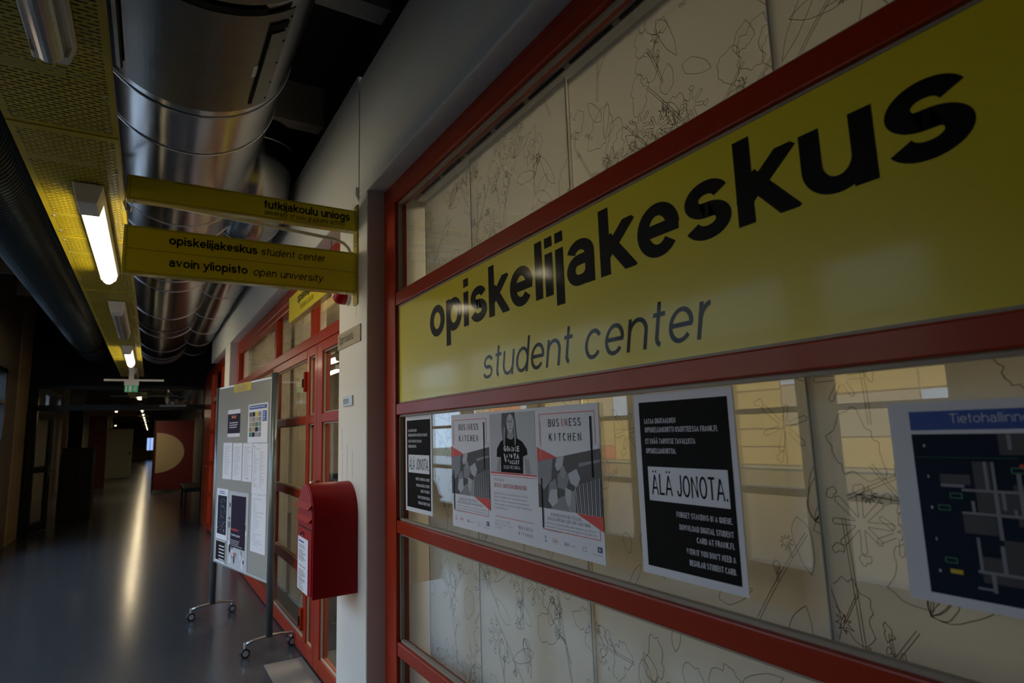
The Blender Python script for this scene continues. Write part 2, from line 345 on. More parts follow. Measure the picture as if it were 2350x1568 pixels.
class Art:
    """flat print: layers of thin ink on a sheet. o = origin (top left of the sheet), u to the reader's right, v up, n towards the reader"""
    def __init__(s, thing, o, u, v, n, mb_off=None):
        s.t = thing; s.o = Vector(o); s.u = Vector(u); s.v = Vector(v); s.n = Vector(n); s.k = {}; s.q = 0
    def P(s, a, b, l): return tuple(s.o+s.u*a+s.v*b+s.n*(.00035*l))
    def mb(s, name, mat, l):
        key = (name, mat.name)
        if name.endswith('+'): key = (name, len(s.k))
        if key not in s.k: s.k[key] = (MB(), mat)
        return s.k[key][0]
    def poly(s, name, mat, pts, l=1):
        s.q += 1; l += .05*(s.q % 16); s.mb(name, mat, l).poly([s.P(a, b, l) for a, b in pts])
    def rect(s, name, mat, a0, a1, b0, b1, l=1): s.poly(name, mat, [(a0, b0), (a1, b0), (a1, b1), (a0, b1)], l)
    def ell(s, name, mat, cx, cy, rx, ry, l=1, n=20): s.poly(name, mat, [(cx+rx*cos(2*PI*i/n), cy+ry*sin(2*PI*i/n)) for i in range(n)], l)
    def text(s, name, mat, st, a, b, xh, l=2, **k):
        m = s.mb(name, mat, l)
        for Q in text2d(st, xh, **k): m.poly([s.P(a+x, b+y, l+.12*Q[-1]) for x, y in Q[:-1]])
    def frame(s, name, mat, a0, a1, b0, b1, w, l=1):
        s.rect(name, mat, a0, a1, b0, b0+w, l); s.rect(name, mat, a0, a1, b1-w, b1, l); s.rect(name, mat, a0, a0+w, b0, b1, l); s.rect(name, mat, a1-w, a1, b0, b1, l)
    def lines(s, name, mat, a0, a1, b1, n, dy, h, l=1, ragged=.4, dash=False):     # unreadably small text
        for i in range(n):
            e = a1-(a1-a0)*random.random()*ragged; x = a0; y = b1-i*dy
            if not dash: s.rect(name, mat, a0, e, y-h, y, l); continue
            while x < e:
                q = min(e, x+random.uniform(2, 6)*h); s.rect(name, mat, x, q, y-h, y, l); x = q+h*.9
    def done(s):
        for (name, _), (m, mat) in s.k.items(): s.t.part(name.rstrip('+'), m, mat)

YP_ = 12.52
# ================================================================== SETTING
struct('floor', MB().box(-14, 6, -6, 75, -.12, 0), FLOORM)
struct('ceiling', MB().box(-1.9, 1.3, -6, 12.5, 3.9, 4.0), CEIL, corr=True)
for i, y in enumerate([-1.4, 0, 1.35, 2.72, 4.09, 5.46, 6.83, 8.2, 9.57, 10.94]):
    b = MB().box(-1.78, 1.0, y, y+.15, 3.62, 3.9).box(-1.78, 1.0, y-.01, y+.01, 3.60, 3.66)
    struct('trim_%d' % (i+1), b, BEAM)
# wall opposite the shop front, with its windows
wall = MB(); xs0, xs1 = -1.87, -1.77; edges = [-6, -5.4]
ALLW = WIN + [(9.25, 10.75)]
wall.box(xs0, xs1, -6, 12.5, 0, .40); wall.box(xs0, xs1, -6, 12.5, 2.5, 3.95)
yy = -6
for a, b in ALLW: wall.box(xs0, xs1, yy, a, .40, 2.5); yy = b
wall.box(xs0, xs1, yy, 12.5, .40, 2.5)
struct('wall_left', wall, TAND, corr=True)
for i, (a, b) in enumerate(ALLW):
    t = Thing('window_%d' % (i+4), kind='structure', loc=(-1.8, a, .40), corr=True)
    f = MB(); 
    for (y0, y1, z0, z1) in ((a, a+.06, .40, 2.5), (b-.06, b, .40, 2.5), (a, b, .40, .46), (a, b, .93, .98), (a, b, 2.44, 2.5), (a, b, 2.02, 2.07), (a, b, 1.49, 1.53)): f.box(-1.86, -1.755, y0, y1, z0, z1)
    t.part('frame', f, BLKFR)
    t.part('pane', MB().box(-1.815, -1.81, a+.06, b-.06, .46, 2.44), GL)
struct('wall_right_end', MB().box(1.0, 1.32, 10.63, 12.6, 2.644, 3.40), CEIL); struct('wall_far_side', MB().box(1.12, 1.6, YP_, YP_+.12, 0, 3.95), CEIL); struct('wall_far_corner', MB().box(-2.8, -1.60, YP_+.0, YP_+.12, 0, 3.95), CEIL)
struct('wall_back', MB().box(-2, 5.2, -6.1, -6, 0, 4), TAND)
# shop-front side: fascia with its underside, upper wall, columns
struct('wall_right', MB().box(.902, 1.32, -6, 2.955, 2.644, 3.30).box(.8995, 1.32, 2.955, 10.63, 2.644, 3.345), WHITE, bevel=.008)
struct('trim_20', MB().box(.8972, .902, 2.925, 2.985, 2.67, 3.24).prism([(.885, 2.655), (.902, 2.62), (.902, 2.70), (.885, 2.70)], 'y', 2.93, 2.98), WHITE)
struct('wall_right_upper', MB().box(1.0, 1.3, -6, 12.5, 3.345, 3.95), CEIL)
def column(y0, y1, lab): struct('column', MB().box(.902, 1.30, y0, y1, 0, 2.6435), WHITE, lab, bevel=.006)
column(2.80, 3.28, 'white column carrying the red letterbox'); column(8.25, 8.75, 'white column behind the notice board'); column(-.75, -.2, 'white column at the near end of the shop front')
struct('wall_right_near', MB().box(.95, 1.3, -6, -.75, 0, 2.6435), WHITE)

# ------------------------------------------------------------------ shop front: red frames
def bar(mb, y0, y1, z0, z1, x0=.985, x1=1.03): mb.box(x0, x1, y0, y1, z0, z1)
t = Thing('window_1', kind='structure', loc=(1, 2.8, 0))
m = MB().box(.990, 1.04, -.2, 2.80, 2.585, 2.6435).box(.978, 1.04, -.2, 2.74, 2.525, 2.60); t.part('frame_head', m, RED, bevel=.006)
m = MB().box(.990, 1.04, 2.70, 2.80, 0, 2.585).box(.978, 1.04, 2.62, 2.73, 0, 2.525); t.part('jamb', m, RED, bevel=.006)
t.part('jamb', MB().box(.978, 1.04, -.2, -.02, 0, 2.525), RED, bevel=.006)
BARS = [(2.022, 2.083), (1.516, 1.567), (1.000, 1.054), (.490, .547), (.02, .10)]
for a, b in BARS: t.part('transom', MB().box(.982, 1.035, -.02, 2.62, a, b), RED, bevel=.004)
op = [(2.083, 2.525)] + [(BARS[i+1][1], BARS[i][0]) for i in range(4)]
for i, (a, b) in enumerate(op):
    if i == 1: continue
    t.part('pane', MB().box(1.012, 1.018, -.02, 2.62, a, b), GL)
    g = MB().box(.996, 1.012, -.02, 2.62, a, a+.009).box(.996, 1.012, -.02, 2.62, b-.009, b).box(.996, 1.012, 2.610, 2.62, a, b)
    t.part('glazing_bead', g, BEAD)
# inner lining: jamb and soffit seen through the glass, curtain rail
struct('trim_22', MB().box(1.04, 1.30, 3.28, 8.25, 2.575, 2.6435), WHITE)
struct('trim_21', MB().box(1.04, 1.30, 2.645, 2.80, 0, 2.60).box(1.04, 1.30, -.2, 2.80, 2.578, 2.6435), WHITE)
t = Thing('curtain_rail', 'long white curtain rail under the ceiling behind the glazing', 'curtain rail', (1.12, 1.2, 2.57))
t.part('rail', MB().box(1.095, 1.165, -.1, 2.63, 2.556, 2.575), WHITE, bevel=.002)
m = MB(); y = 2.55
while y > 0: m.box(1.088, 1.095, y-.20, y, 2.562, 2.568); y -= .235
t.part('slot', m, HOLE)

# sign in the second field of the glazing
t = Thing('sign_panel', 'long glossy yellow sign with large black lettering between two red bars', 'sign', (1.0, 2.62, 1.567), rotz=-PI/2, local=True)
Wd = 2.64
t.part('panel', MB().box(.0, Wd, -.004, .010, 0, .455), YEL)
t.part('glazing_bead', MB().box(0, Wd, -.006, .0, 0, .007).box(0, Wd, -.006, 0, .448, .455).box(0, .008, -.006, 0, 0, .455), BEAD)
A = Art(t, (0, -.0042, 0), (1, 0, 0), (0, 0, 1), (0, -1, 0))
A.text('lettering', BLK, 'opiskelijakeskus', .359, .246, .1285, l=1, w=.285, wh=.235, xs=1.0, sb=.105, seg=8, fit=1.926)
A.text('lettering_small', BLK, 'student center', .80, .040, .079, l=1, w=.15, wh=.135, sb=.20, shear=.21, seg=8, fit=.99)
A.done()

# ------------------------------------------------------------------ door bay
t = Thing('door_1', kind='structure', loc=(1, 4.2, 0))
t.part('frame_head', MB().box(.990, 1.04, 3.28, 8.25, 2.585, 2.6435).box(.978, 1.04, 3.28, 8.16, 2.525, 2.60).box(.984, 1.04, 3.28, 8.07, 2.47, 2.53), RED, bevel=.006)
t.part('jamb', MB().box(.990, 1.04, 8.16, 8.25, 0, 2.585).box(.978, 1.04, 8.02, 8.17, 0, 2.525), RED, bevel=.006)
t.part('lintel', MB().box(.978, 1.04, 3.28, 8.02, 2.05, 2.125), RED, bevel=.005)
for y0, y1 in ((5.60, 5.69), (4.25, 4.31)): t.part('mullion', MB().box(.984, 1.04, y0, y1, 2.125, 2.47), RED, bevel=.005)
t.part('mullion', MB().box(.982, 1.04, 5.60, 5.69, 0, 2.05), RED, bevel=.005)
for y0, y1 in ((5.69, 8.02), (4.31, 5.60), (3.28, 4.25)):
    t.part('pane', MB().box(1.012, 1.018, y0, y1, 2.125, 2.47), GL)
for z0, z1 in ((1.52, 1.58), (1.005, 1.06), (.505, .565), (0.01, .10)):
    t.part('rail', MB().box(.984, 1.035, 5.69, 8.02, z0, z1), RED, bevel=.004)
t.part('pane', MB().box(1.012, 1.018, 5.69, 8.02, .1, 2.05), GL)
def leaf(y0, y1, rails, sides, nm='door_leaf'):
    m = MB(); s0, s1 = sides
    m.box(.976, 1.03, y0, y0+s0, .012, 2.045).box(.976, 1.03, y1-s1, y1, .012, 2.045)
    for a, b in rails: m.box(.9765, 1.0295, y0+s0, y1-s1, a, b)
    o = t.part(nm, m, RED, bevel=.004)
    zs = sorted(rails)
    for (a, b), (c, d) in zip(zs[:-1], zs[1:]):
        t.part('pane', MB().box(1.004, 1.009, y0+s0, y1-s1, b, c), GL, parent=o)
        t.part('glazing_bead', MB().box(.988, 1.0, y0+s0, y0+s0+.008, b, c).box(.988, 1.0, y1-s1-.008, y1-s1, b, c).box(.988, 1.0, y0+s0, y1-s1, b, b+.008).box(.988, 1.0, y0+s0, y1-s1, c-.008, c), BEAD, parent=o)
    return o
R4 = [(.012, .10), (.505, .565), (1.005, 1.06), (1.52, 1.58), (1.98, 2.045)]
R2 = [(.012, .10), (1.52, 1.58), (1.98, 2.045)]
leaf(4.36, 5.595, R4, (.012, .03)); leaf(4.072, 4.352, R2, (.055, .055)); leaf(3.285, 4.066, R2, (.05, .13))
for z in (1.745, .165):
    h = t.part('hinge', MB().box(.955, .985, 4.352, 4.386, z, z+.14), RED, bevel=.004)
    t.part('pin', MB().tube([(.950, 4.366, z+.03), (.950, 4.366, z+.09)], .006), HOLE, parent=h)
t.part('door_handle', MB().tube([(.976, 3.99, .97), (.93, 3.99, .97), (.93, 3.99, 1.15), (.976, 3.99, 1.15)], .010), STEEL, smooth=True)
t.part('lock', MB().tube([(.976, 3.99, 1.075), (.965, 3.99, 1.075)], .018), STEEL)
# third bay, a red wall further along
t = Thing('window_3', kind='structure', loc=(1, 10, 0))
t.part('frame_head', MB().box(.985, 1.04, 8.75, 12.4, 2.52, 2.6435), RED); t.part('jamb', MB().box(.985, 1.04, 8.75, 8.95, 0, 2.52), RED)
t.part('jamb', MB().box(.97, 1.04, 11.2, 12.4, 0, 2.52), RED)
for y0, y1 in ((9.9, 10.0),): t.part('mullion', MB().box(.985, 1.04, y0, y1, 0, 2.52), RED)
for z0, z1 in ((.02, .1), (.55, .60), (1.05, 1.1), (1.55, 1.6), (2.05, 2.12)): t.part('transom', MB().box(.985, 1.03, 8.95, 11.2, z0, z1), RED)
t.part('pane', MB().box(1.012, 1.018, 8.95, 11.2, .1, 2.52), GL)

# ------------------------------------------------------------------ room behind the glazing
struct('wall_room_back', MB().box(5, 5.1, -6, 12.5, 0, 3), ROOMW); struct('ceiling_room', MB().box(1.3, 5.1, -6, 12.5, 2.95, 3.05), ROOMW)
struct('wall_room_end', MB().box(1.3, 5.1, 12.5, 12.6, 0, 3), ROOMW)
struct('baseboard_room', MB().box(4.98, 5, -6, 12.5, 0, .1), DARKW)
for i, y in enumerate((9.1, 6.2, 3.4)):
    t = Thing('room_lamp', 'lit ceiling tube lamp in the room, %s behind the door glass' % ('farthest', 'middle one', 'nearest')[i], 'lamp', (2.5, y, 2.46))
    t.part('housing', MB().box(2.45, 2.55, y, y+1.3, 2.43, 2.50), LAMPW); t.part('lit_tube', MB().tube([(2.5, y+.05, 2.41), (2.5, y+1.25, 2.41)], .02), TUBE, smooth=True)
    t.part('suspension_wire', MB().tube([(2.5, y+.2, 2.5), (2.5, y+.2, 2.95)], .003, 6).tube([(2.5, y+1.1, 2.5), (2.5, y+1.1, 2.95)], .003, 6), STEEL)
t = Thing('filing_cabinet', 'cream filing cabinet inside the room behind the door', 'cabinet', (1.7, 4.9, 0))
t.part('body', MB().box(1.5, 2.0, 4.7, 5.3, 0, 1.18), CREAM, bevel=.004)
for z in (.06, .43, .80):
    d = t.part('drawer', MB().box(1.52, 1.98, 4.685, 4.70, z, z+.34), CREAM, bevel=.003); t.part('handle', MB().box(1.70, 1.80, 4.672, 4.685, z+.26, z+.28), STEEL, parent=d)
t = Thing('desk_phone', 'dark desk telephone on the cream cabinet', 'telephone', (1.75, 5, 1.18))
t.part('body', MB().prism([(4.85, 1.18), (5.1, 1.18), (5.1, 1.25), (4.85, 1.20)], 'x', 1.62, 1.88), DARKW, bevel=.004); t.part('handset', MB().tube([(1.65, 4.88, 1.225), (1.65, 4.97, 1.255), (1.65, 5.08, 1.265)], .02), INK, smooth=True)
single('cable', MB().tube([(1.62, 4.66, 1.19), (1.56, 4.58, 1.0), (1.5, 4.52, .75), (1.56, 4.56, .35), (1.6, 4.58, .02)], .007, 8), INK, 'black cable hanging in front of the cream cabinet', 'cable', smooth=True)
t = Thing('swivel_chair', 'dark swivel chair inside the room behind the door glass', 'chair', (1.75, 6.2, 0))
t.part('seat', MB().box(1.5, 1.98, 5.98, 6.44, .45, .52), NAVY, bevel=.03); t.part('backrest', MB().box(1.55, 1.93, 6.42, 6.48, .60, 1.05), NAVY, bevel=.02)
t.part('column', MB().tube([(1.75, 6.2, .08), (1.75, 6.2, .46)], .025), INK); t.part('back_stem', MB().tube([(1.75, 6.36, .46), (1.75, 6.5, .5), (1.75, 6.47, .7)], .015), INK)
for k in range(5):
    a = 2*PI*k/5; t.part('foot', MB().tube([(1.75, 6.2, .09), (1.75+.26*cos(a), 6.2+.26*sin(a), .05)], [.02, .014]), INK); t.part('castor', MB().tube([(1.75+.26*cos(a)-.01, 6.2+.26*sin(a), .025), (1.75+.26*cos(a)+.01, 6.2+.26*sin(a), .025)], .025), RUBBER)

# curtain panels with their drawn plants
def plants(w, h, seed, z0):
    R = random.Random(seed); m = MB()
    def rib(pts, closed=False, wd=.0013):
        if closed: pts = pts+[pts[0]]
        for a, b in zip(pts[:-1], pts[1:]):
            dx, dy = b[0]-a[0], b[1]-a[1]; l = math.hypot(dx, dy)
            if l < 1e-5: continue
            nx, ny = -dy/l*wd/2, dx/l*wd/2; q = [(a[0]+nx, a[1]+ny), (b[0]+nx, b[1]+ny), (b[0]-nx, b[1]-ny), (a[0]-nx, a[1]-ny)]
            if all(.004 < x < w-.004 and .01 < y < h-.01 for x, y in q): m.poly([(x, 0, y+z0) for x, y in q])
    def blob(cx, cy, r, rough=.18, n=40, sx=1):
        ph = [R.random()*6.3 for _ in range(5)]; k = [2, 3, 5, 9, 14]; am = [rough, rough*.6, rough*.5, rough*.4, rough*.25]
        rib([(cx+sx*r*cos(t)*(1+sum(a*sin(kk*t+p) for a, kk, p in zip(am, k, ph))), cy+r*1.15*sin(t)*(1+sum(a*sin(kk*t+p) for a, kk, p in zip(am, k, ph)))) for t in [2*PI*i/n for i in range(n)]], True)
    def lf(cx, cy, L, W, a, vein=False):
        n = 9; U = []; D = []
        for i in range(n+1):
            s = i/n; wv = W*sin(PI*s**.8)*(1+.12*sin(9*s+R.random()*.6))
            U.append((s*L, wv)); D.append((s*L, -wv*.9))
        P = U+D[::-1]; c, d = cos(a), sin(a); rib([(cx+x*c-y*d, cy+x*d+y*c) for x, y in P], True)
        if vein: rib([(cx, cy), (cx+L*.8*c, cy+L*.8*d)])
        return cx+L*c, cy+L*d
    def stem(cx, cy, L, a, heads=True):
        n = 7; cur = R.uniform(-.25, .25); x, y = cx, cy; l1 = []; l2 = []; g = .003
        for i in range(n+1):
            aa = a+cur*i/n; l1.append((x-g*sin(aa), y+g*cos(aa))); l2.append((x+g*sin(aa), y-g*cos(aa)))
            if i in (3, 5) and heads:
                b = aa+R.choice((-1, 1))*R.uniform(.5, .9); q = R.uniform(.03, .07); rib([(x, y), (x+q*cos(b), y+q*sin(b))]); rib([(x+.004, y), (x+q*cos(b)+.004, y+q*sin(b))])
                if R.random() < .6: burst(x+q*cos(b), y+q*sin(b), R.uniform(.010, .02))
                else: blob(x+q*cos(b), y+q*sin(b), R.uniform(.008, .016), .3, 14)
            x += L/n*cos(aa); y += L/n*sin(aa)
        rib(l1); rib(l2); return x, y
    def burst(cx, cy, r):
        n = R.choice((7, 9, 11)); pts = []
        for i in range(n*2): t = PI*i/n; q = r*(1.15 if i % 2 else .45)*R.uniform(.8, 1.2); pts.append((cx+q*cos(t), cy+q*sin(t)))
        rib(pts, True)
    def umbel(cx, cy, r):
        n = R.choice((6, 7, 8)); a0 = R.random()*6
        for i in range(n):
            t = a0+2*PI*i/n; g = .012; q = r*R.uniform(.75, 1.1)
            rib([(cx+g*cos(t-.35), cy+g*sin(t-.35)), (cx+q*cos(t-.11), cy+q*sin(t-.11)), (cx+q*1.08*cos(t), cy+q*1.08*sin(t)), (cx+q*cos(t+.11), cy+q*sin(t+.11)), (cx+g*cos(t+.35), cy+g*sin(t+.35))])
            if R.random() < .5: blob(cx+q*1.25*cos(t), cy+q*1.25*sin(t), r*.16, .25, 12)
    for _ in range(int(w*h*17)):
        x, y = R.uniform(0, w), R.uniform(0, h); a = R.uniform(PI*.25, PI*.75) if R.random() < .7 else R.uniform(0, 6.3)
        e = stem(x, y, R.uniform(.12, .32), a); k = R.random()
        if k < .4: blob(e[0], e[1], R.uniform(.025, .05))
        elif k < .7: umbel(e[0], e[1], R.uniform(.04, .075))
        else:
            for j in range(R.choice((2, 3, 4))): lf(e[0], e[1], R.uniform(.06, .13), R.uniform(.010, .022), a+R.uniform(-.9, .9))
    for _ in range(int(w*h*62)):
        x, y = R.uniform(0, w), R.uniform(0, h); k = R.random()
        if k < .45: lf(x, y, R.uniform(.06, .16), R.uniform(.012, .03), R.uniform(0, 6.3))
        elif k < .75: blob(x, y, R.uniform(.018, .055), R.uniform(.12, .26), 26, R.uniform(.6, 1.2))
        elif k < .88: umbel(x, y, R.uniform(.03, .06))
        else:
            for j in range(3): blob(x+j*.012, y+R.uniform(-.012, .012), R.uniform(.003, .006), .2, 8)
    return m
GRPC = 'curtain panels with plant drawings behind the glazing'
for i, (y0, y1, x, lab) in enumerate(((2.60, 2.088, 1.128, 'pale curtain panel with drawn plants beside the red jamb'), (2.10, 1.43, 1.113, 'curtain panel with drawn plants behind the first poster row'),
        (1.437, .705, 1.128, 'curtain panel with drawn plants behind the larger black poster'), (.712, -.02, 1.113, 'curtain panel with drawn plants behind the map poster'))):
    t = Thing('panel_curtain', lab, 'curtain', (x, y0, 0), GRPC, rotz=-PI/2, local=True); wd = y0-y1
    t.part('cloth', MB().box(0, wd, 0, .0012, .12, 2.552), CLOTH)
    t.part('bottom_bar', MB().tube([(.01, 0, .12), (wd-.01, 0, .12)], .008, 8), LGREY)
    p = plants(wd, 2.42, 11+i, .125); p.v = [(a, -.0006, c) for a, b, c in p.v]; t.part('line_drawing', p, LINE)
    t.part('side_seam', MB().box(0, .003, -.002, .0, .12, 2.552).box(wd-.003, wd, -.002, 0, .12, 2.552), LGREY)
for y0, y1, lab in ((8.0, 7.25, 'beige curtain panel at the far end of the door bay'), (7.22, 6.45, 'beige curtain panel, second from the far end of the door bay'), (6.42, 5.70, 'beige curtain panel beside the door mullion'), (5.58, 4.45, 'wide beige curtain panel behind the hinged glass leaf')):
    t = Thing('door_bay_curtain', lab, 'curtain', (1.13, y0, 0), 'plain curtains of the door bay')
    m = MB(); n = int((y0-y1)/.045); P = [(1.13+.008*sin(i*1.1), y1+(y0-y1)*i/n) for i in range(n+1)]
    for a, b in zip(P[:-1], P[1:]): m.add([(a[0], a[1], .12), (b[0], b[1], .12), (b[0], b[1], 2.55), (a[0], a[1], 2.55)], [(0, 1, 2, 3)])
    t.part('cloth', m, CLOTH2, smooth=True); t.part('top_rail', MB().box(1.115, 1.145, y1, y0, 2.54, 2.575), WHITE); t.part('hem', MB().box(1.122, 1.138, y1, y0, .11, .125), LGREY)

# ================================================================== CORRIDOR CEILING
# yellow perforated tray
t = Thing('perforated_tray', 'yellow perforated metal tray running under the ceiling of the corridor', 'ceiling tray', (0, 0, 0), corr=True)
TX0, TX1, TZ = -.465, -.152, 2.505
edges = [2.45+1.3*k for k in range(-4, 8)]
for a, b in zip(edges[:-1], edges[1:]):
    b = min(b, 11.9)
    if b-a < .3: continue
    m = MB().add([(TX0, a+.004, TZ), (TX1, a+.004, TZ), (TX1, b-.004, TZ), (TX0, b-.004, TZ)], [(0, 1, 2, 3)])
    m.box(TX0-.0015, TX0, a+.004, b-.004, TZ, TZ+.04).box(TX1, TX1+.0015, a+.004, b-.004, TZ, TZ+.04)
    o = t.part('tray_panel', m, PERF)
    s = MB()
    for x in (TX0+.02, TX1-.02):
        for y in (a+.08, a+.32, a+.98, b-.08): s.tube([(x, y, TZ), (x, y, TZ-.005)], .006, 8)
    t.part('screw', s, STEEL, parent=o)['kind'] = 'stuff'
for y in edges[1:]:
    if y < 11.8: t.part('joint_strip', MB().box(TX0, TX1, y-.012, y+.012, TZ-.004, TZ-.0005), TRAYY)
    if y < 11.8: t.part('hanger', MB().box(-.315, -.30, y-.01, y+.01, TZ, 3.62), HOLE)
# lamps under it
def lamp(y, lit, lab):
    t = Thing('ceiling_lamp', lab, 'lamp', (-.275, y, TZ), 'tube lamps under the yellow tray', corr=True)
    L = 1.52; x = -.275; z = TZ-.005
    t.part('housing', MB().prism([(x-.055, z), (x+.055, z), (x+.048, z-.03), (x-.048, z-.03)], 'y', y, y+L), LAMPW, bevel=.003)
    t.part('end_cap', MB().prism([(x-.055, z), (x+.055, z), (x+.035, z-.085), (x-.035, z-.085)], 'y', y-.012, y+.16), LAMPW, bevel=.004)
    t.part('end_cap', MB().prism([(x-.055, z), (x+.055, z), (x+.04, z-.06), (x-.04, z-.06)], 'y', y+L-.03, y+L+.01), LAMPW, bevel=.004)
    P = [(x+.037*cos(a), z-.03+.056*sin(a)) for a in [-PI*i/12 for i in range(13)]]
    t.part('lit_diffuser' if lit else 'diffuser', MB().prism(P, 'y', y+.16, y+L-.03), TUBE if lit else TUBEOFF)
lamp(.35, 0, 'unlit tube lamp nearest the camera under the yellow tray'); lamp(2.93, 1, 'lit tube lamp beside the projecting yellow signs'); lamp(5.38, 0, 'unlit grey tube lamp between the two lit ones')
lamp(7.83, 1, 'small lit tube lamp before the exit sign'); lamp(10.2, 0, 'unlit tube lamp right above the exit sign bar')
# large silver duct
CX, CZ, CR = .085, 3.18, .39
t = Thing('silver_duct', 'large round silver ventilation duct along the corridor ceiling', 'duct', (CX, 2, CZ), corr=True)
rings = [-1.5, .2, 1.55, 2.71, 3.10, 4.24, 4.62, 5.82, 6.22, 7.7, 9.11, 10.56, 11.5, 11.82, 12.1]
for a, b in zip(rings[:-1], rings[1:]):
    t.part('duct_section', MB().tube([(CX, a, CZ), (CX, b, CZ)], CR, 72, caps=False), GALV, smooth=True)
for a in rings[1:]: t.part('seam_ring', MB().ring((CX, a, CZ), CR, .0065, 'y', 72), SEAM if 0 else GALV2, smooth=True)
t.part('end_cap', MB().tube([(CX, 12.1, CZ), (CX, 12.12, CZ)], CR, 48), GALV)
t.part('coupling_band', MB().tube([(CX, 8.55, CZ), (CX, 8.65, CZ)], CR+.008, 72, caps=False), GALV2, smooth=True)
def cyl(a, r): a = math.radians(a); return (CX+r*sin(a), CZ-r*cos(a))
def patch(a0, a1, y0, y1, r0, r1, n=16):
    P = [cyl(a0+(a1-a0)*i/n, r1) for i in range(n+1)]+[cyl(a1+(a0-a1)*i/n, r0) for i in range(n+1)]
    m = MB(); k = n+1; vs = [(x, y0, z) for x, z in P]+[(x, y1, z) for x, z in P]; N = 2*k
    fs = [(i, (i+1) % N, N+(i+1) % N, N+i) for i in range(N)]
    fs += [(i, i+1, N-2-i, N-1-i) for i in range(n)]+[(N+N-1-i, N+N-2-i, N+i+1, N+i) for i in range(n)]
    return m.add(vs, fs)
hatch = Thing('duct_hatch', 'dull curved access panel on the underside of the big silver duct', 'access panel', (CX, 2.2, CZ-CR), corr=True)
hatch.part('panel', patch(-36, 43, 1.96, 2.63, CR+.007, CR+.012, 30), PANELM)
hatch.part('handle_slot', patch(-11, 27, 1.925, 1.958, CR+.003, CR+.011), HOLE)
hatch.part('panel', patch(-40, 43, .9, 1.90, CR+.007, CR+.012, 30), PANELM)
for a0, a1 in ((31, 38.5), (-40, -37.5)):
    h = hatch.part('latch', patch(a0, a1, 2.06, 2.58, CR+.012, CR+.024, 4), PANELM)
    hatch.part('latch_recess', patch(a0-1.2, a0, 2.06, 2.58, CR+.010, CR+.016, 3), HOLE, parent=h)
hatch.part('latch_recess', patch(30, 40, 2.015, 2.055, CR+.012, CR+.018, 4), HOLE)
hatch.part('label_strip', patch(27, 30, 2.28, 2.36, CR+.0125, CR+.0135, 3), PLATE)
for y in (2.0, 2.15, 2.3, 2.45, 2.58): hatch.part('screw', patch(41, 41.7, y, y+.006, CR+.012, CR+.016, 2), HOLE)
# second silver duct, dropping from the ceiling and turning along the corridor
t = Thing('bent_duct', 'smaller silver duct dropping from the ceiling and bending along the white fascia', 'duct', (.55, 4.4, 3.18), corr=True)
r2 = .245; R2_ = .34; y0 = 4.40; z0 = 3.13
path = [(.55, y0, 3.48), (.55, y0, z0+R2_)]+[(.55, y0+R2_*(1-cos(a)), z0+R2_*(1-sin(a))) for a in [PI/2*i/10 for i in range(1, 11)]]
t.part('elbow', MB().tube(path, r2, 48, caps=False), GALV, smooth=True)
ys = [y0+R2_, 5.6, 6.8, 8.0, 9.2, 10.4, 11.6, 12.1]
for a, b in zip(ys[:-1], ys[1:]):
    t.part('duct_section', MB().tube([(.55, a, z0), (.55, b, z0)], r2, 48, caps=False), GALV, smooth=True); t.part('seam_ring', MB().ring((.55, a, z0), r2, .006, 'y', 48), GALV2, smooth=True)
t.part('seam_ring', MB().ring((.55, y0, 3.47), r2, .006, 'z', 48), GALV2, smooth=True)
t.part('collar', MB().tube([(.55, y0, 3.48), (.55, y0, 3.9)], r2-.004, 48), HOLE, smooth=True)
# black ribbed duct
t = Thing('ribbed_duct', 'black ribbed flexible duct along the ceiling beside the yellow tray', 'duct', (-.86, 3, 2.95), corr=True)
P = []; rad = []
for i in range(285):
    for dy, rd in ((0, .186), (.020, .186), (.024, .196), (.032, .200), (.040, .196)): P.append((-.87, -1+i*.044+dy, 2.95)); rad.append(rd)
t.part('ribbed_hose', MB().tube(P, rad, 32), DARKD)
t.part('clamp', MB().tube([(-.87, 10.6, 2.95), (-.87, 10.68, 2.95)], .207, 36), INK)
t.part('end_sleeve', MB().tube([(-.87, 11.45, 2.95), (-.87, 12.3, 2.95)], [.20, .17], 36), DARKD, smooth=True)
for y in (.5, 3.5, 6.5, 9.5): t.part('hanger', MB().tube([(-.87, y, 3.15), (-.87, y, 3.62)], .004, 6), INK)
# exit sign
t = Thing('exit_sign', 'green exit sign hanging from a grey crossbar under the yellow tray', 'exit sign', (-.04, 10.0, 2.3), corr=True)
k = 10.0/10.5
t.part('crossbar', MB().box(-.60, .12, 10.0, 10.05, 2.292, 2.318), LAMPW); t.part('hanger', MB().box(-.31, -.25, 10.0, 10.06, 2.318, 2.505), LAMPW)
t.part('housing', MB().box(-.36, -.185, 9.98, 10.04, 2.232, 2.292), LAMPW)
e = t.part('sign_face', MB().box(-.352, -.192, 9.985, 9.995, 2.135, 2.232), EXG)
m = MB(); y = 9.984
for q in ([(-.34, 2.145), (-.325, 2.145), (-.325, 2.222), (-.34, 2.222)], [(-.30, 2.145), (-.27, 2.145), (-.27, 2.222), (-.30, 2.222)], [(-.25, 2.18), (-.21, 2.20), (-.21, 2.207), (-.25, 2.187)], [(-.245, 2.19), (-.232, 2.15), (-.226, 2.15), (-.238, 2.19)], [(-.236, 2.17), (-.205, 2.158), (-.205, 2.164), (-.236, 2.177)], [(-.229, 2.213), (-.219, 2.213), (-.219, 2.223), (-.229, 2.223)]): m.poly([(a, y, b) for a, b in q])
t.part('pictogram', m, EXW, parent=e)

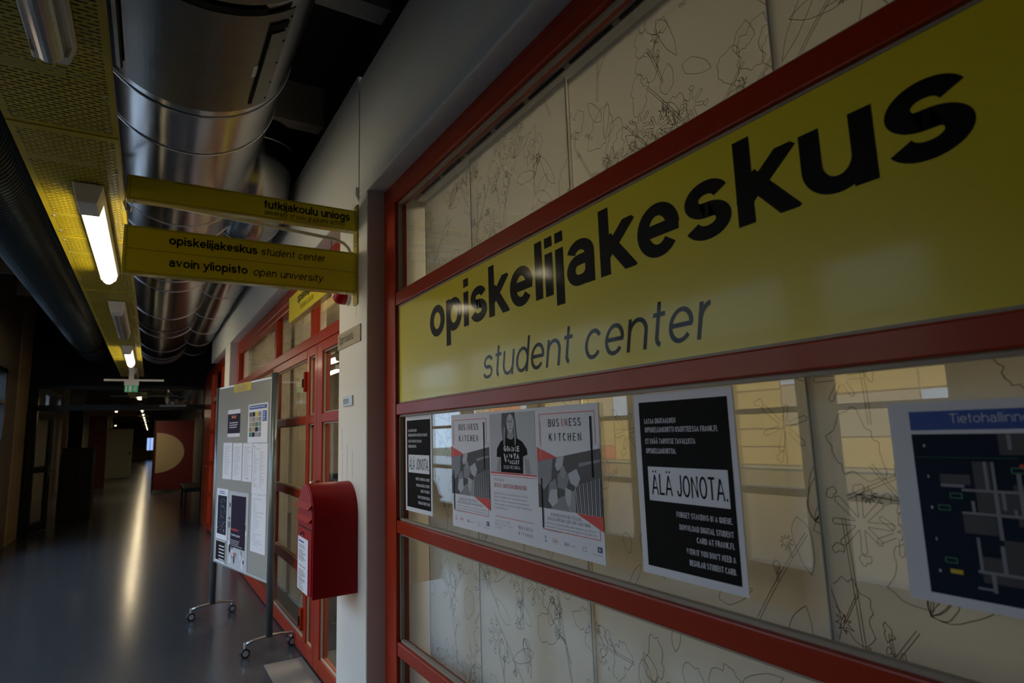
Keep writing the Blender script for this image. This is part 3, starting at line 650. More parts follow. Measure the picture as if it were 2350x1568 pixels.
# ================================================================== COLUMN FITTINGS
t = Thing('projecting_sign', 'two yellow name boards projecting from the white column on one bracket', 'sign', (.90, 2.94, 2.3), local=True)
X0, X1 = -1.006, .0
for z0, z1, nm in ((.166, .277, 'upper_board'), (-.159, .052, 'lower_board')):
    b = t.part(nm, MB().box(X0, X1, 0, .05, z0, z1), YELE, bevel=.003)
    f = MB().box(X0+.004, X1-.004, -.0012, 0, z0+.004, z1-.004); t.part('face', f, YEL2, parent=b)
    l = MB(); w = .0012; a0, a1, b0, b1 = X0+.012, X1-.012, z0+.008, z1-.008
    for q in ((a0, a1, b0, b0+w), (a0, a1, b1-w, b1), (a0, a0+w, b0, b1), (a1-w, a1, b0, b1)): l.box(q[0], q[1], -.0018, -.001, q[2], q[3])
    if nm == 'lower_board': l.box(a0, a1, -.0018, -.001, -.052, -.0508)
    t.part('groove', l, HOLE, parent=b)
    s = MB()
    for x in (X0+.03, X0+.35, X0+.65, X1-.05): s.tube([(x, .02, z0), (x, .02, z0-.004)], .004, 8).tube([(x, .02, z1), (x, .02, z1+.004)], .004, 8)
    t.part('screw', s, YELE, parent=b)['kind'] = 'stuff'
t.part('bracket', MB().box(-.008, .002, -.006, .055, -.215, .312), YELE, bevel=.004)
sc_ = MB()
for z in (.30, .11, .09, -.205): sc_.tube([(-.009, .005, z), (-.013, .005, z)], .005, 8)
t.part('bolt', sc_, STEEL)['kind'] = 'stuff'
A = Art(t, (-.9, -.0019, -2.3), (1, 0, 0), (0, 0, 1), (0, -1, 0))
A.text('lettering', BLK, 'tutkijakoulu uniogs', .447, 2.516, .0305, w=.25, sb=.13, fit=.410)
A.text('lettering', BLK, 'university of oulu graduate school', .447, 2.484, .0185, w=.15, shear=.2, fit=.382)
A.text('lettering', BLK, 'opiskelijakeskus', .063, 2.284, .029, w=.24, sb=.13, fit=.360)
A.text('lettering', BLK, 'student center', .437, 2.284, .027, w=.15, shear=.2, fit=.297)
A.text('lettering', BLK, 'avoin yliopisto', .067, 2.184, .029, w=.24, sb=.14, fit=.316)
A.text('lettering', BLK, 'open university', .408, 2.182, .027, w=.15, shear=.2, fit=.316)
A.done()
t = Thing('conduit', 'thin pale conduit pipe running behind the yellow boards into the column', 'pipe', (.9, 3.02, 2.4))
t.part('pipe', MB().tube([(-.10, 3.02, 2.497), (.32, 3.02, 2.470), (.66, 3.02, 2.447), (.80, 3.02, 2.436), (.85, 3.02, 2.42), (.875, 3.02, 2.395), (.885, 3.02, 2.37), (.901, 3.02, 2.355)], .0085, 10), LAMPW, smooth=True)
t.part('cable_loop', MB().tube([(-.10, 3.02, 2.497), (-.115, 3.02, 2.475), (-.105, 3.02, 2.44), (-.085, 3.02, 2.43), (-.08, 3.02, 2.46)], .005, 8), LAMPW, smooth=True)
t.part('fitting', MB().tube([(.884, 3.02, 2.372), (.902, 3.02, 2.352)], .014, 12), STEEL)
t = Thing('alarm_sounder', 'round red alarm sounder on the white column under the yellow boards', 'alarm', (.902, 3.11, 2.165))
t.part('base', MB().tube([(.902, 3.11, 2.165), (.885, 3.11, 2.165)], .050, 32), WHITE, smooth=False)
t.part('sounder', MB().tube([(.885, 3.11, 2.165), (.865, 3.11, 2.165), (.845, 3.11, 2.165), (.832, 3.11, 2.165), (.825, 3.11, 2.165)], [.050, .049, .045, .036, .022], 32), REDB, smooth=True)
t.part('centre_cap', MB().tube([(.826, 3.11, 2.165), (.820, 3.11, 2.165)], .013, 16), PAPER)
WALLR = -PI/2
def flat(name, label, cat, y, z, w, h, x, mat, th=.0012, group=None, edge=None):
    t = Thing(name, label, cat, (x, y, z), group, rotz=WALLR, local=True)
    t.part('sheet' if th < .002 else 'plate', MB().box(0, w, 0, th, 0, h), mat)
    return t, Art(t, (0, -.0002, 0), (1, 0, 0), (0, 0, 1), (0, -1, 0))
t, A = flat('name_plate', 'bronze street-style name plate on the white column', 'name plate', 3.281, 1.892, .397, .086, .896, BRONZE, .006)
A.text('lettering', INK, 'Opintokatu', .028, .026, .031, w=.13, xs=.95, fit=.262); A.done()
t, A = flat('room_plate', 'small silver room number plate on the white column', 'room sign', 3.165, 1.582, .157, .050, .894, PLATE, .008)
A.text('lettering', INK, 'KE1020', .010, .012, .0175, w=.15, xs=.9, fit=.088); A.done()
# scuffs on the column
m = MB()
for y, z0, z1, w_ in ((3.20, 1.36, 1.47, .004), (3.19, 1.20, 1.34, .003), (3.11, 1.16, 1.39, .003), (3.02, 1.22, 1.36, .003), (3.02, 1.11, 1.16, .002), (2.97, 2.02, 2.12, .002)): m.box(.9012, .9022, y, y+w_, z0, z1)
single('scuff_mark', m, LGREY, 'grey vertical scuff lines on the column above the red letterbox', 'mark')
# letterbox
t = Thing('letterbox', 'red arched metal letterbox fixed to the white column', 'letterbox', (.80, 3.078, .70))
yc, rz = 3.078, .157; prof = [(yc-rz, .700), (yc-rz, 1.05)]+[(yc-rz*cos(a), 1.05+rz*sin(a)) for a in [PI*i/24 for i in range(1, 24)]]+[(yc+rz, 1.05), (yc+rz, .700)]
t.part('body', MB().prism(prof, 'x', .693, .902), REDB, bevel=.003)
pf = [(yc+(y-yc)*.94, .70+(z-.70)*.985+.003) for y, z in prof]
t.part('front_plate', MB().prism([(y, z) for y, z in pf if z > 1.02] + [(yc+rz*.94, 1.005), (yc-rz*.94, 1.005)], 'x', .690, .694), REDB, bevel=.001)
d = t.part('door', MB().box(.689, .694, yc-rz*.92, yc+rz*.92, .712, .998), REDB, bevel=.0015)
t.part('door_gap', MB().box(.6925, .6935, yc-rz*.94, yc+rz*.94, .998, 1.005), HOLE)
t.part('lock', MB().tube([(.689, yc+.02, .973), (.680, yc+.02, .973)], .010, 16), STEEL, parent=d); t.part('key', MB().box(.672, .680, yc+.018, yc+.022, .965, .981), STEEL, parent=d)
t.part('slot_flap', MB().prism([(.690, 1.118), (.690, 1.105), (.674, 1.092), (.672, 1.095)], 'y', yc-rz*.88, yc+rz*.92), REDB, bevel=.001)
t.part('lower_lip', MB().prism([(.690, 1.055), (.690, 1.045), (.677, 1.034), (.675, 1.037)], 'y', yc-rz*.88, yc+rz*.92), REDB, bevel=.001)
t, A = flat('letterbox_notice', 'white printed notice on the front of the red letterbox', 'notice', 3.197, .708, .212, .245, .6862, PAPER)
A.rect('lettering', BLUE, .02, .13, .222, .229); y_ = .21
for n_, b_ in ((2, .21), (4, .185), (2, .150), (1, .115), (3, .095), (3, .075), (3, .05), (2, .022)): A.lines('lettering', GREYI, .02, .17, b_, n_, .0095, .004, ragged=.6)
A.done()

# ================================================================== POSTERS ON THE GLASS
GX = 1.0095
def black_poster(y, z, lab):
    t, A = flat('poster', lab, 'poster', y, z, .288, .408, GX, PAPER, group='black and white text posters on the glass')
    A.rect('black_field', INK, .018, .274, .018, .388)
    T = lambda s, x, b, xh, fit, al: A.text('lettering', PAPER, s, x, b, xh, w=.20, xs=.62, sb=.13, fit=fit, align=al, seg=30)
    T('LATAA DIGITAALINEN', .034, .338, .0085, .098, 'l'); T('OPISKELIJAKORTTI OSOITTEESSA FRANK.FI.', .034, .318, .0085, .212, 'l')
    T('ET ENÄÄ TARVITSE TAVALLISTA', .034, .292, .0085, .150, 'l'); T('OPISKELIJAKORTTIA.', .034, .270, .0085, .094, 'l')
    A.rect('white_box', PAPER, .036, .262, .164, .240, 2)
    A.text('lettering_large', INK, 'ÄLÄ JONOTA.', .046, .178, .0335, l=3, w=.15, wh=.15, xs=.66, sb=.14, fit=.212, seg=15)
    for s, b, f in (('FORGET STANDING IN A QUEUE.', .134, .148), ('DOWNLOAD DIGITAL STUDENT', .108, .142), ('CARD AT FRANK.FI.', .086, .096), ("WITH IT YOU DON'T NEED A", .060, .126), ('REGULAR STUDENT CARD.', .037, .120)): T(s, .264, b, .0085, f, 'r')
    A.done()
black_poster(2.578, 1.10, 'black and white text poster beside the red jamb, smallest of its kind in view'); black_poster(1.093, 1.097, 'black text poster between the white posters and the map')
def bk_title(A, x, b, xh, fit, l=2):
    wid = fit/8.0
    for r_, s in enumerate(('BUSINESS', 'KITCHEN')):
        for i, ch in enumerate(s): A.text('lettering', PINK if (r_ == 0 and i in (3, 4)) else INK, ch, x+(i+.5)*fit/len(s), b-r_*xh*2.6, xh, l=l, w=.15, xs=.75, align='c', seg=20)
def kitchen_poster(y, lab):
    t, A = flat('poster', lab, 'poster', y, 1.087, .292, .408, GX, PAPER, group='white event posters on the glass')
    A.frame('red_border', PINK, .016, .276, .058, .388, .0018)
    A.rect('white_field', PAPER, .004, .288, .12, .30, 2)
    bk_title(A, .060, .350, .0155, .160, 2); A.text('lettering', GREYI, "UNIVERSITIES' ENTREPRENEURSHIP HUB", .062, .292, .0036, w=.2, fit=.155, seg=45)
    A.poly('red_wedge+', PINK, [(.0, .292), (.105, .262), (.0, .250)], 4); A.poly('red_wedge+', PINK, [(.18, .1175), (.292, .1175), (.292, .080)], 4)
    A.poly('picture', DGREY, [(0, .250), (.292, .290), (.292, .118), (0, .118)], 3)
    g = lambda mat, P, l=4: A.poly('picture', mat, P, l)
    g(GREYI, [(0, .25), (.08, .26), (.07, .20), (.03, .17), (0, .19)]); g(LGREY, [(.10, .262), (.135, .268), (.125, .235), (.10, .225), (.09, .24)])
    g(LGREY, [(.15, .22), (.19, .235), (.205, .21), (.19, .185), (.16, .195)]); g(GREYI, [(.10, .215), (.135, .235), (.155, .21), (.14, .175), (.10, .18)])
    g(SKIN, [(.115, .236), (.135, .24), (.142, .222), (.13, .205), (.114, .213)], 5); g(GREYI, [(.06, .19), (.09, .205), (.10, .17), (.075, .135), (.05, .15)])
    g(LGREY, [(.065, .172), (.095, .175), (.10, .14), (.07, .125), (.05, .14)], 5); g(LGREY, [(.135, .182), (.165, .175), (.155, .135), (.13, .128)], 5)
    g(GREYI, [(.10, .15), (.13, .16), (.15, .118), (.06, .118)], 5); g(SKIN, [(.155, .165), (.18, .18), (.18, .118), (.13, .118)])
    for i in range(13):
        x0_ = .18+i*.0086; A.poly('picture', GREYI if i % 2 else LGREY, [(x0_, .19+.002*i), (x0_+.003, .19+.002*i), (x0_+.012-.001*i, .118), (x0_+.008-.001*i, .118)], 5)
    g(GREYI, [(.20, .25), (.292, .262), (.292, .256), (.20, .240)])
    A.rect('black_bar+', INK, .256, .262, .215, .374, 6); A.rect('black_bar+', INK, .017, .022, .062, .202, 6)
    A.text('lettering', INK, 'BUSINESS KITCHEN TELLUS', .128, .0985, .0062, w=.12, fit=.140, align='c', seg=30); A.text('lettering', INK, 'GRAND OPENING SEP 14th 14:00-18:00', .138, .0860, .0062, w=.12, fit=.196, align='c', seg=30)
    for i, s in enumerate(('Join the fun, inspiring talks, lively company, good food', 'and music! The event is free and open for all. More info', 'http://bit.ly/2fXYss0')): A.text('lettering', GREYI, s, .034, .075-.010*i, .0042, w=.13, fit=(.222, .228, .072)[i], seg=45)
    A.text('lettering', BLUE, 'T', .024, .030, .007, w=.25); A.rect('logo+', BLUE, .024, .032, .024, .027); A.text('lettering', PINK, 'OAMK', .062, .026, .0075, w=.14, fit=.026); A.text('lettering', INK, 'OULU', .118, .026, .0060, w=.18, fit=.022); A.rect('logo+', LGREY, .145, .168, .027, .029)
    A.frame('logo+', LGREY, .20, .215, .022, .034, .002); A.rect('logo+', BLUE, .262, .280, .028, .042); A.ell('logo+', YINK, .271, .035, .004, .004, 2, 10); A.rect('logo+', LGREY, .240, .282, .020, .022)
    for i, s in enumerate('COME AND MEET US!'): A.rect('side_lettering', PINK if i > 5 else PAPER, .019, .022, .256+i*.0065, .2595+i*.0065, 5)
    A.done()
kitchen_poster(2.105, 'white poster with red border and grey photo beside the small black poster'); kitchen_poster(1.519, 'white poster with red border and grey photo, rightmost of the white posters')
t, A = flat('poster', 'white poster with a photo of a long-haired person in a black shirt', 'poster', 1.813, 1.087, .294, .408, GX, PAPER, group='white event posters on the glass')
A.rect('picture', LGREY, .008, .286, .210, .400)
def P_(mat, pts, l, nm='figure'): A.poly(nm, mat, pts, l)
P_(DGREY, [(.092, .40), (.170, .40), (.176, .36), (.182, .315), (.17, .30), (.15, .325), (.125, .325), (.108, .295), (.093, .312), (.088, .36)], 2)                       # hair behind
P_(SKIN, [(.060, .250), (.048, .210), (.070, .210), (.078, .262)], 2); P_(SKIN, [(.222, .262), (.226, .210), (.256, .210), (.246, .250)], 2)                                  # arms
P_(INK, [(.118, .322), (.135, .316), (.155, .316), (.172, .322), (.212, .308), (.238, .285), (.240, .268), (.214, .262), (.212, .210), (.078, .210), (.080, .258), (.052, .258), (.056, .285), (.080, .308)], 3)
P_(SKIN, [(.132, .345), (.160, .345), (.164, .322), (.150, .314), (.136, .316), (.126, .322)], 4)
A.ell('figure', LGREY, .144, .366, .022, .030, 5, 24)
P_(DGREY, [(.118, .40), (.170, .40), (.168, .385), (.150, .396), (.130, .394), (.123, .375), (.117, .345), (.110, .330), (.104, .36)], 6)
P_(GREYI, [(.166, .39), (.175, .37), (.180, .32), (.176, .292), (.170, .30), (.166, .35)], 6); P_(GREYI, [(.104, .36), (.117, .35), (.110, .29), (.100, .30)], 6)
for x in (.136, .153): A.ell('figure', INK, x, .371, .0038, .002, 7, 10); A.rect('figure', DGREY, x-.005, x+.005, .3755, .377, 7)
P_(SKIN, [(.143, .370), (.146, .370), (.149, .357), (.142, .356)], 6); A.ell('figure', DGREY, .146, .349, .006, .0018, 7, 12)
A.text('lettering', PAPER, 'GIMME', .100, .277, .0125, w=.30, xs=.8, fit=.096, l=5); A.text('lettering', PAPER, 'W', .100, .239, .022, w=.17, xs=.6, l=5, fit=.040); A.text('lettering', PAPER, 'YA', .160, .254, .0125, w=.30, xs=.8, fit=.034, l=5); A.text('lettering', PAPER, 'ALLET', .136, .238, .0085, w=.30, xs=.8, fit=.058, l=5)
A.ell('lettering', PAPER, .148, .262, .005, .006, 5, 12); A.text('lettering', PAPER, 'ELISE PIETARILA', .098, .222, .0075, w=.2, fit=.100, l=5)
A.rect('red_band+', PINK, .008, .286, .204, .209, 2); A.rect('red_band+', PINK, .008, .286, .198, .1995, 2)
A.text('lettering', GREYI, 'Elise Pietarila:', .028, .180, .0075, w=.11, fit=.066); A.text('lettering', PINK, 'YRITTÄJYYS - RAVISTETTAVA ENNEN KÄYTTÖÄ!', .028, .160, .0095, w=.16, xs=.6, fit=.200)
for i, s in enumerate(('Business Kitchenin avajaisissa mukana mm. Elise', 'Pietarila, oululaislähtöinen yrittäjä, Madventures-', 'ohjelman tuottaja, Gimmeyawallet-tuotantoyhtiön', 'toimitusjohtaja ja TubeConin perustaja. Vapaa pääsy!', 'http://bit.ly/2fXYss0')): A.text('lettering', GREYI, s, .028, .138-.0115*i, .0043, w=.11, fit=(.205, .205, .210, .226, .084)[i], seg=45)
A.rect('rule', PINK, .030, .262, .066, .0675)
for i, s in enumerate(('14.9.2017 | 14:00 - 18:00', 'BUSINESS KITCHEN, TELLUS', 'AVAJAISET')): A.text('lettering', GREYI, s, .028, .050-.0105*i, .0048, w=.11, fit=(.096, .112, .044)[i], seg=45)
bk_title(A, .172, .042, .0068, .084); A.done()
# map poster
t, A = flat('map_poster', 'white sheet with a blue title bar and a dark floor plan', 'poster', .511, 1.160, .42, .292, GX, PAPER)
A.rect('title_bar', BLUE, .030, .40, .250, .278); A.text('lettering', PAPER, 'Tietohallinnon neuvonta', .085, .260, .0095, w=.12, fit=.185)
A.rect('map_field', NAVY, .030, .40, .014, .244, 1)
for a0, a1, b0, b1 in ((.062, .10, .172, .186), (.105, .125, .165, .205), (.105, .15, .135, .165), (.15, .40, .12, .175), (.085, .125, .105, .130), (.13, .2, .06, .10), (.10, .15, .04, .075), (.14, .19, .215, .243), (.21, .38, .06, .11)): A.rect('map_block+', DGREY, a0, a1, b0, b1, 2)
for q in ((.062, .092, .168, .172), (.088, .40, .163, .1665), (.085, .40, .131, .1345), (.098, .102, .131, .150), (.118, .122, .165, .205), (.127, .131, .165, .205), (.126, .131, .10, .165), (.135, .139, .140, .163), (.155, .160, .131, .190), (.147, .150, .131, .142), (.098, .102, .055, .10), (.095, .40, .052, .056), (.125, .130, .056, .092), (.110, .115, .028, .052), (.152, .156, .022, .05), (.163, .167, .022, .05), (.092, .114, .030, .033), (.150, .155, .222, .243), (.182, .187, .222, .243)): A.rect('street+', GREYI, *q, 3)
for x, z in ((.072, .152), (.055, .134), (.150, .190), (.180, .170), (.055, .060)): A.frame('map_sign+', GRN, x, x+.016, z, z+.008, .0014, 4)
A.rect('map_sign+', YINK, .060, .076, .046, .052, 4); A.ell('map_spot+', YINK, .205, .10, .014, .014, 4); A.rect('map_spot+', CREAM2, .178, .20, .014, .045, 4); A.ell('map_spot+', PINK, .163, .200, .003, .003, 4, 10)
A.rect('map_line', GRN, .032, .16, .210, .2105, 2)
for i in range(5): A.rect('map_sign+', LGREY, .045+.001*(i % 2), .048, .225-.045*i, .229-.045*i, 4)
A.done()

# second yellow sign above the door
t = Thing('door_sign', 'small yellow sign board hanging above the red door', 'sign', (.93, 4.79, 2.30), rotz=WALLR, local=True)
t.part('board', MB().box(0, 1.35, 0, .05, .0, .20), YELE, bevel=.003); t.part('face', MB().box(.004, 1.346, -.0015, 0, .004, .196), YEL)
A = Art(t, (0, -.002, 0), (1, 0, 0), (0, 0, 1), (0, -1, 0)); A.text('lettering', BLK, 'opiskelijakeskus', .30, .10, .05, w=.25, sb=.12, fit=.75); A.text('lettering', BLK, 'student center', .40, .035, .032, w=.12, shear=.2, fit=.40); A.done()
t.part('hanger', MB().tube([(.2, .02, .2), (.2, .02, .343)], .004, 8).tube([(1.15, .02, .2), (1.15, .02, .343)], .004, 8), STEEL)

# ================================================================== NOTICE BOARD ON CASTORS
BA = Vector((.808, 4.60, 0)); BT = Vector((.575-.83, 5.85-4.62, 0)).normalized(); BR = math.atan2(BT.y, BT.x)
t = Thing('notice_board', 'grey mobile notice board on castors in front of the door', 'notice board', tuple(BA), rotz=BR, local=True)
t.part('panel', MB().box(.04, 1.18, -.010, .010, .450, 1.862), BOARD)
t.part('edge_frame', MB().box(.03, 1.19, -.012, .012, .437, .452).box(.03, 1.19, -.012, .012, 1.860, 1.875).box(.03, .042, -.012, .012, .44, 1.87).box(1.178, 1.19, -.012, .012, .44, 1.87), ALU, bevel=.002)
for u, zt in ((.0, 1.90), (1.20, 1.875)):
    t.part('post', MB().tube([(u, 0, .095), (u, 0, zt)], .024, 20), GREYM, smooth=True)
    t.part('foot', MB().tube([(u, -.158, .082), (u, -.09, .098), (u, 0, .104), (u, .09, .098), (u, .158, .082)], .0095, 10), STEEL, smooth=True)
    for s in (-1, 1):
        c = t.part('castor', MB().tube([(u-.017, s*.158, .030), (u-.004, s*.158, .030)], .030, 24).tube([(u+.004, s*.158, .030), (u+.017, s*.158, .030)], .030, 24), RUBBER)
        t.part('hub', MB().tube([(u-.0185, s*.158, .030), (u+.0185, s*.158, .030)], .019, 20), WHEEL, parent=c)
        t.part('stem', MB().tube([(u, s*.158, .055), (u, s*.158, .094)], .009, 12), ALU, parent=c)
def pinned(name, label, cat, u0, u1, z0, z1, mat=PAPER, lay=1):
    p = BA+BT*u0+Vector((-sin(BR), cos(BR), 0))*(.0104+.0012*lay); p.z = z0
    t = Thing(name, label, cat, tuple(p), 'sheets pinned to the grey notice board', rotz=BR+PI, local=True)
    t.part('sheet', MB().box(0, u0-u1, 0, .0008, 0, z1-z0), mat); t.part('pin', MB().tube([((u0-u1)/2, -.004, z1-z0-.006), ((u0-u1)/2, 0, z1-z0-.006)], .003, 8), STEEL)
    return t, Art(t, (0, -.0002, 0), (1, 0, 0), (0, 0, 1), (0, -1, 0)), u0-u1, z1-z0
t, A, W, H = pinned('header_note', 'yellow paper strip at the top edge of the notice board', 'note', .812, .437, 1.808, 1.872, YINK, 2)
A.lines('lettering', GREYI, .06, W-.06, H-.014, 3, .017, .007, dash=True, ragged=.2); A.done()
t, A, W, H = pinned('crest_flyer', 'dark purple flyer with an orange emblem between white margins', 'flyer', .937, .652, 1.452, 1.672)
A.rect('dark_field', PURP, 0, W, .028, H-.035); 
for dx in (-.03, 0, .03): A.poly('emblem+', ORG, [(W/2+dx-.012, H*.68), (W/2+dx+.012, H*.68), (W/2+dx*1.5+.008, H*.78), (W/2+dx*1.5-.010, H*.78)], 2)
for i in range(3): A.rect('lettering', PAPER, W*.15, W*(.85-.05*i), H*.50-i*.018, H*.50-i*.018+.006, 2)
A.done()
t, A, W, H = pinned('picture_sheet', 'white sheet with a blue bar and a grid of small pictures', 'flyer', .480, .090, 1.402, 1.693)
A.rect('title_bar', BLUE, .02, W-.02, H-.040, H-.012); A.lines('lettering', PAPER, .03, W-.03, H-.022, 1, .01, .006, l=2, dash=True, ragged=.1)
cs = [DGREY, GREYI, SKIN, NAVY, GRN, CREAM2, YINK, TAN]
for i in range(4):
    for j in range(5): A.rect('picture+', cs[(i*3+j*5+i*j) % 8], .025+i*.062, .025+i*.062+.056, H-.095-j*.038, H-.095-j*.038+.034, 1)
A.rect('blue_box', BLUE, .29, .37, H-.135, H-.058, 1); A.lines('lettering', PAPER, .30, .36, H-.07, 4, .016, .005, l=2); A.done()
for nm, lab, u0, u1, z0, z1 in (('list_sheet', 'narrow printed list sheet at the outer end of the middle row', 1.024, .810, 1.114, 1.406), ('list_sheet', 'printed list sheet second in the middle row of the board', .792, .588, 1.113, 1.402),
        ('list_sheet', 'printed sheet third in the middle row, with a dark foot mark', .572, .376, 1.110, 1.400), ('list_sheet', 'printed two-column sheet under the grid of small pictures', .367, .079, 1.028, 1.397), ('list_sheet', 'tall printed list hanging lowest on the board beside the dark poster', .361, .080, .618, 1.026)):
    t, A, W, H = pinned(nm, lab, 'notice', u0, u1, z0, z1); big = W > .25; random.seed(int(u0*100))
    n_ = int(H/.016)-1
    if big and H < .38:
        A.lines('lettering', GREYI, .025, .06, H-.02, 1, .01, .006); A.lines('lettering', LGREY, .02, W*.9, H-.04, 1, .01, .004); A.lines('lettering', LGREY, .025, W*.45, H-.06, n_-3, .014, .0045, ragged=.7); A.lines('lettering', LGREY, .5*W, W*.9, H-.06, n_-3, .014, .0045, ragged=.7)
    else: A.lines('lettering', LGREY, .03, W-.03, H-.03, n_-2, .0155, .0045, ragged=.8 if big else .5)
    if 'foot mark' in lab: A.rect('foot_mark', DGREY, W*.45, W*.6, .02, .026)
    A.done()
t, A, W, H = pinned('calendar_flyer', 'white bordered flyer with a dark blue field of coloured dots', 'flyer', 1.139, .868, .633, 1.034)
A.rect('blue_field', NAVY, .03, W-.025, .04, H-.055); A.lines('lettering', BLUE, .06, W-.06, H-.02, 2, .014, .006, ragged=.2)
for i in range(70):
    x = random.gauss(W*.52, .045); z = random.uniform(.05, H-.075)
    if .035 < x < W-.04: A.rect('coloured_dot', random.choice([YINK, PINK, LGREY, BLUE, SKIN, LGREY]), x, x+random.uniform(.004, .012), z, z+random.uniform(.003, .008), 2)
A.done()
t, A, W, H = pinned('corner_flyer', 'small black flyer with white text rows at the lower outer corner', 'flyer', 1.135, .905, .455, .622)
A.rect('black_field', INK, .012, W, .012, H-.006)
for i in range(5): A.rect('lettering', PAPER, .09, W-.012+.0*i, H-.045-i*.026, H-.037-i*.026, 2)
A.done()
t, A, W, H = pinned('tall_poster', 'tall poster with a dark panel and red heading on blurred silver photo', 'poster', .845, .415, .453, 1.026, LGREY, 2)
random.seed(4)
for i in range(46):
    x, z = random.uniform(.02, W-.03), random.uniform(.02, H-.02)
    if .07 < x < W-.09 and z > .17: continue
    A.ell('picture', random.choice([PAPER, PAPER, DGREY, GREYI, INK]), x, z, random.uniform(.008, .022), random.uniform(.008, .035), 1, 12)
A.rect('dark_panel', PURP, .065, W-.05, .15, H-.03, 2)
A.text('lettering', PINK, 'Headlines', .08, .275, .014, w=.25, l=3, fit=.16); A.text('lettering', PAPER, 'Teetkö jotain', .08, .235, .012, w=.22, l=3, fit=.19); A.lines('lettering', LGREY, .08, W-.08, .205, 4, .013, .005, l=3, dash=True)
A.text('lettering', PINK, 'Loppu', .12, .10, .012, w=.25, l=3, fit=.09); A.done()
# floor mat
t = Thing('door_mat', 'pale grey-brown floor mat at the foot of the red door', 'mat', (.85, 3.8, 0))
t.part('mat', MB().box(.735, .97, 3.30, 4.34, 0, .006), MATM, bevel=.002)

# ================================================================== FAR END OF THE CORRIDOR
YP = 12.5
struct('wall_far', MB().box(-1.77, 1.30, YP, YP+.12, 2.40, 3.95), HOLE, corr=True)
t = Thing('door_2', kind='structure', loc=(0, YP, 0), corr=True)
t.part('lintel', MB().box(-1.77, 1.02, YP-.02, YP+.08, 2.0, 2.09), BLKFR); t.part('closer', MB().box(.10, .52, YP-.06, YP-.02, 2.05, 2.085), GREYM)
t.part('head', MB().box(-1.77, 1.02, YP-.02, YP+.08, 2.36, 2.42), BLKFR)
for x0, x1 in ((-1.77, -1.62), (.93, 1.02)): t.part('jamb', MB().box(x0, x1, YP-.02, YP+.08, 0, 2.36), BLKFR)
t.part('transom_pane', MB().box(-1.62, .93, YP+.02, YP+.026, 2.09, 2.36), GL)
def far_leaf(lab, p0, p1, handle_far):
    a = Vector((*p0, 0)); b = Vector((*p1, 0)); d = b-a; L = d.length; t = Thing('glass_door_leaf', lab, 'door', tuple(a), 'black glazed doors at the end of the corridor', rotz=math.atan2(d.y, d.x), local=True)
    m = MB()
    for q in ((0, .13, .01, 1.99), (L-.11, L, .01, 1.99), (.13, L-.11, .01, .16), (.13, L-.11, .98, 1.08), (.13, L-.11, 1.87, 1.99)): m.box(q[0], q[1], -.025, .025, q[2], q[3])
    t.part('leaf_frame', m, BLKFR, bevel=.003)
    for z0, z1 in ((.16, .98), (1.08, 1.87)):
        t.part('pane', MB().box(.13, L-.11, -.003, .003, z0, z1), GL); g = MB()
        for s in (-.027, .021): g.box(.13, .138, s, s+.006, z0, z1).box(L-.118, L-.11, s, s+.006, z0, z1).box(.13, L-.11, s, s+.006, z0, z0+.008)
        t.part('glazing_bead', g, GREYM)
    x = .06 if not handle_far else L-.06
    h = MB()
    for s in (-1, 1): h.tube([(x, s*.025, 1.0), (x, s*.075, 1.0), (x+.11, s*.075, 1.0)], .010, 10).box(x-.018, x+.018, s*.027-.004, s*.027+.004, .90, 1.10)
    t.part('door_handle', h, STEEL)
far_leaf('open black glazed door beside the red frames, with a steel lever', (1.05, 11.56), (.985, 12.47), False)
far_leaf('open black glazed door beside the tan wall', (-1.585, 12.48), (-1.36, 13.45), True)
struct('wall_end_tan', MB().box(-1.775, -1.755, 11.6, 12.5, 0, 3.9), TAN, corr=True)
# corridor beyond
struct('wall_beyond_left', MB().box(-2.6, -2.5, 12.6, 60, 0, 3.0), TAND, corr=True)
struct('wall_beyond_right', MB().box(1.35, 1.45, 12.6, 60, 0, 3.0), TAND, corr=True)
struct('ceiling_beyond', MB().box(-2.6, 1.45, 12.6, 60, 3.0, 3.1), CEIL, corr=True)
struct('wall_end', MB().box(-2.6, -.28, 60, 60.1, 0, 3.0).box(.17, 1.45, 60, 60.1, 0, 3).box(-.28, .17, 60, 60.1, 1.85, 3).box(-.28, .17, 60, 60.1, 0, .75), TAN, corr=True)
t = Thing('window_20', kind='structure', loc=(-.05, 60, 1.3), corr=True)
t.part('pane', MB().box(-.28, .17, 60.04, 60.045, .78, 1.80), GLD)
t.part('frame', MB().box(-.28, .17, 59.98, 60.02, .72, .78).box(-.28, .17, 59.98, 60.02, 1.80, 1.85).box(-.07, -.03, 59.98, 60.02, .78, 1.80), BLKFR)
def far(name, mb, mat, lab, cat, group=None): return single(name, mb, mat, lab, cat, group, corr=True)
t = Thing('dark_cabinet', 'low dark cabinet beyond the far doors', 'cabinet', (-1.2, 14.3, 0), corr=True)
t.part('body', MB().box(-1.42, -.95, 14.3, 15.1, 0, 1.34), DARKW, bevel=.01); t.part('top', MB().box(-1.44, -.93, 14.28, 15.12, 1.34, 1.37), DARKW); t.part('door', MB().box(-1.40, -1.19, 14.28, 14.3, .08, 1.30), DARKW); t.part('door', MB().box(-1.18, -.97, 14.28, 14.3, .08, 1.30), DARKW)
far('tan_post', MB().box(-1.62, -1.54, 15.8, 15.95, 0, 3), TAN, 'narrow tan post behind the low dark cabinet', 'post'); far('black_panel', MB().box(-1.52, -1.27, 15.9, 16.0, 0, 2.6), HOLE, 'tall black panel behind the low dark cabinet', 'panel')
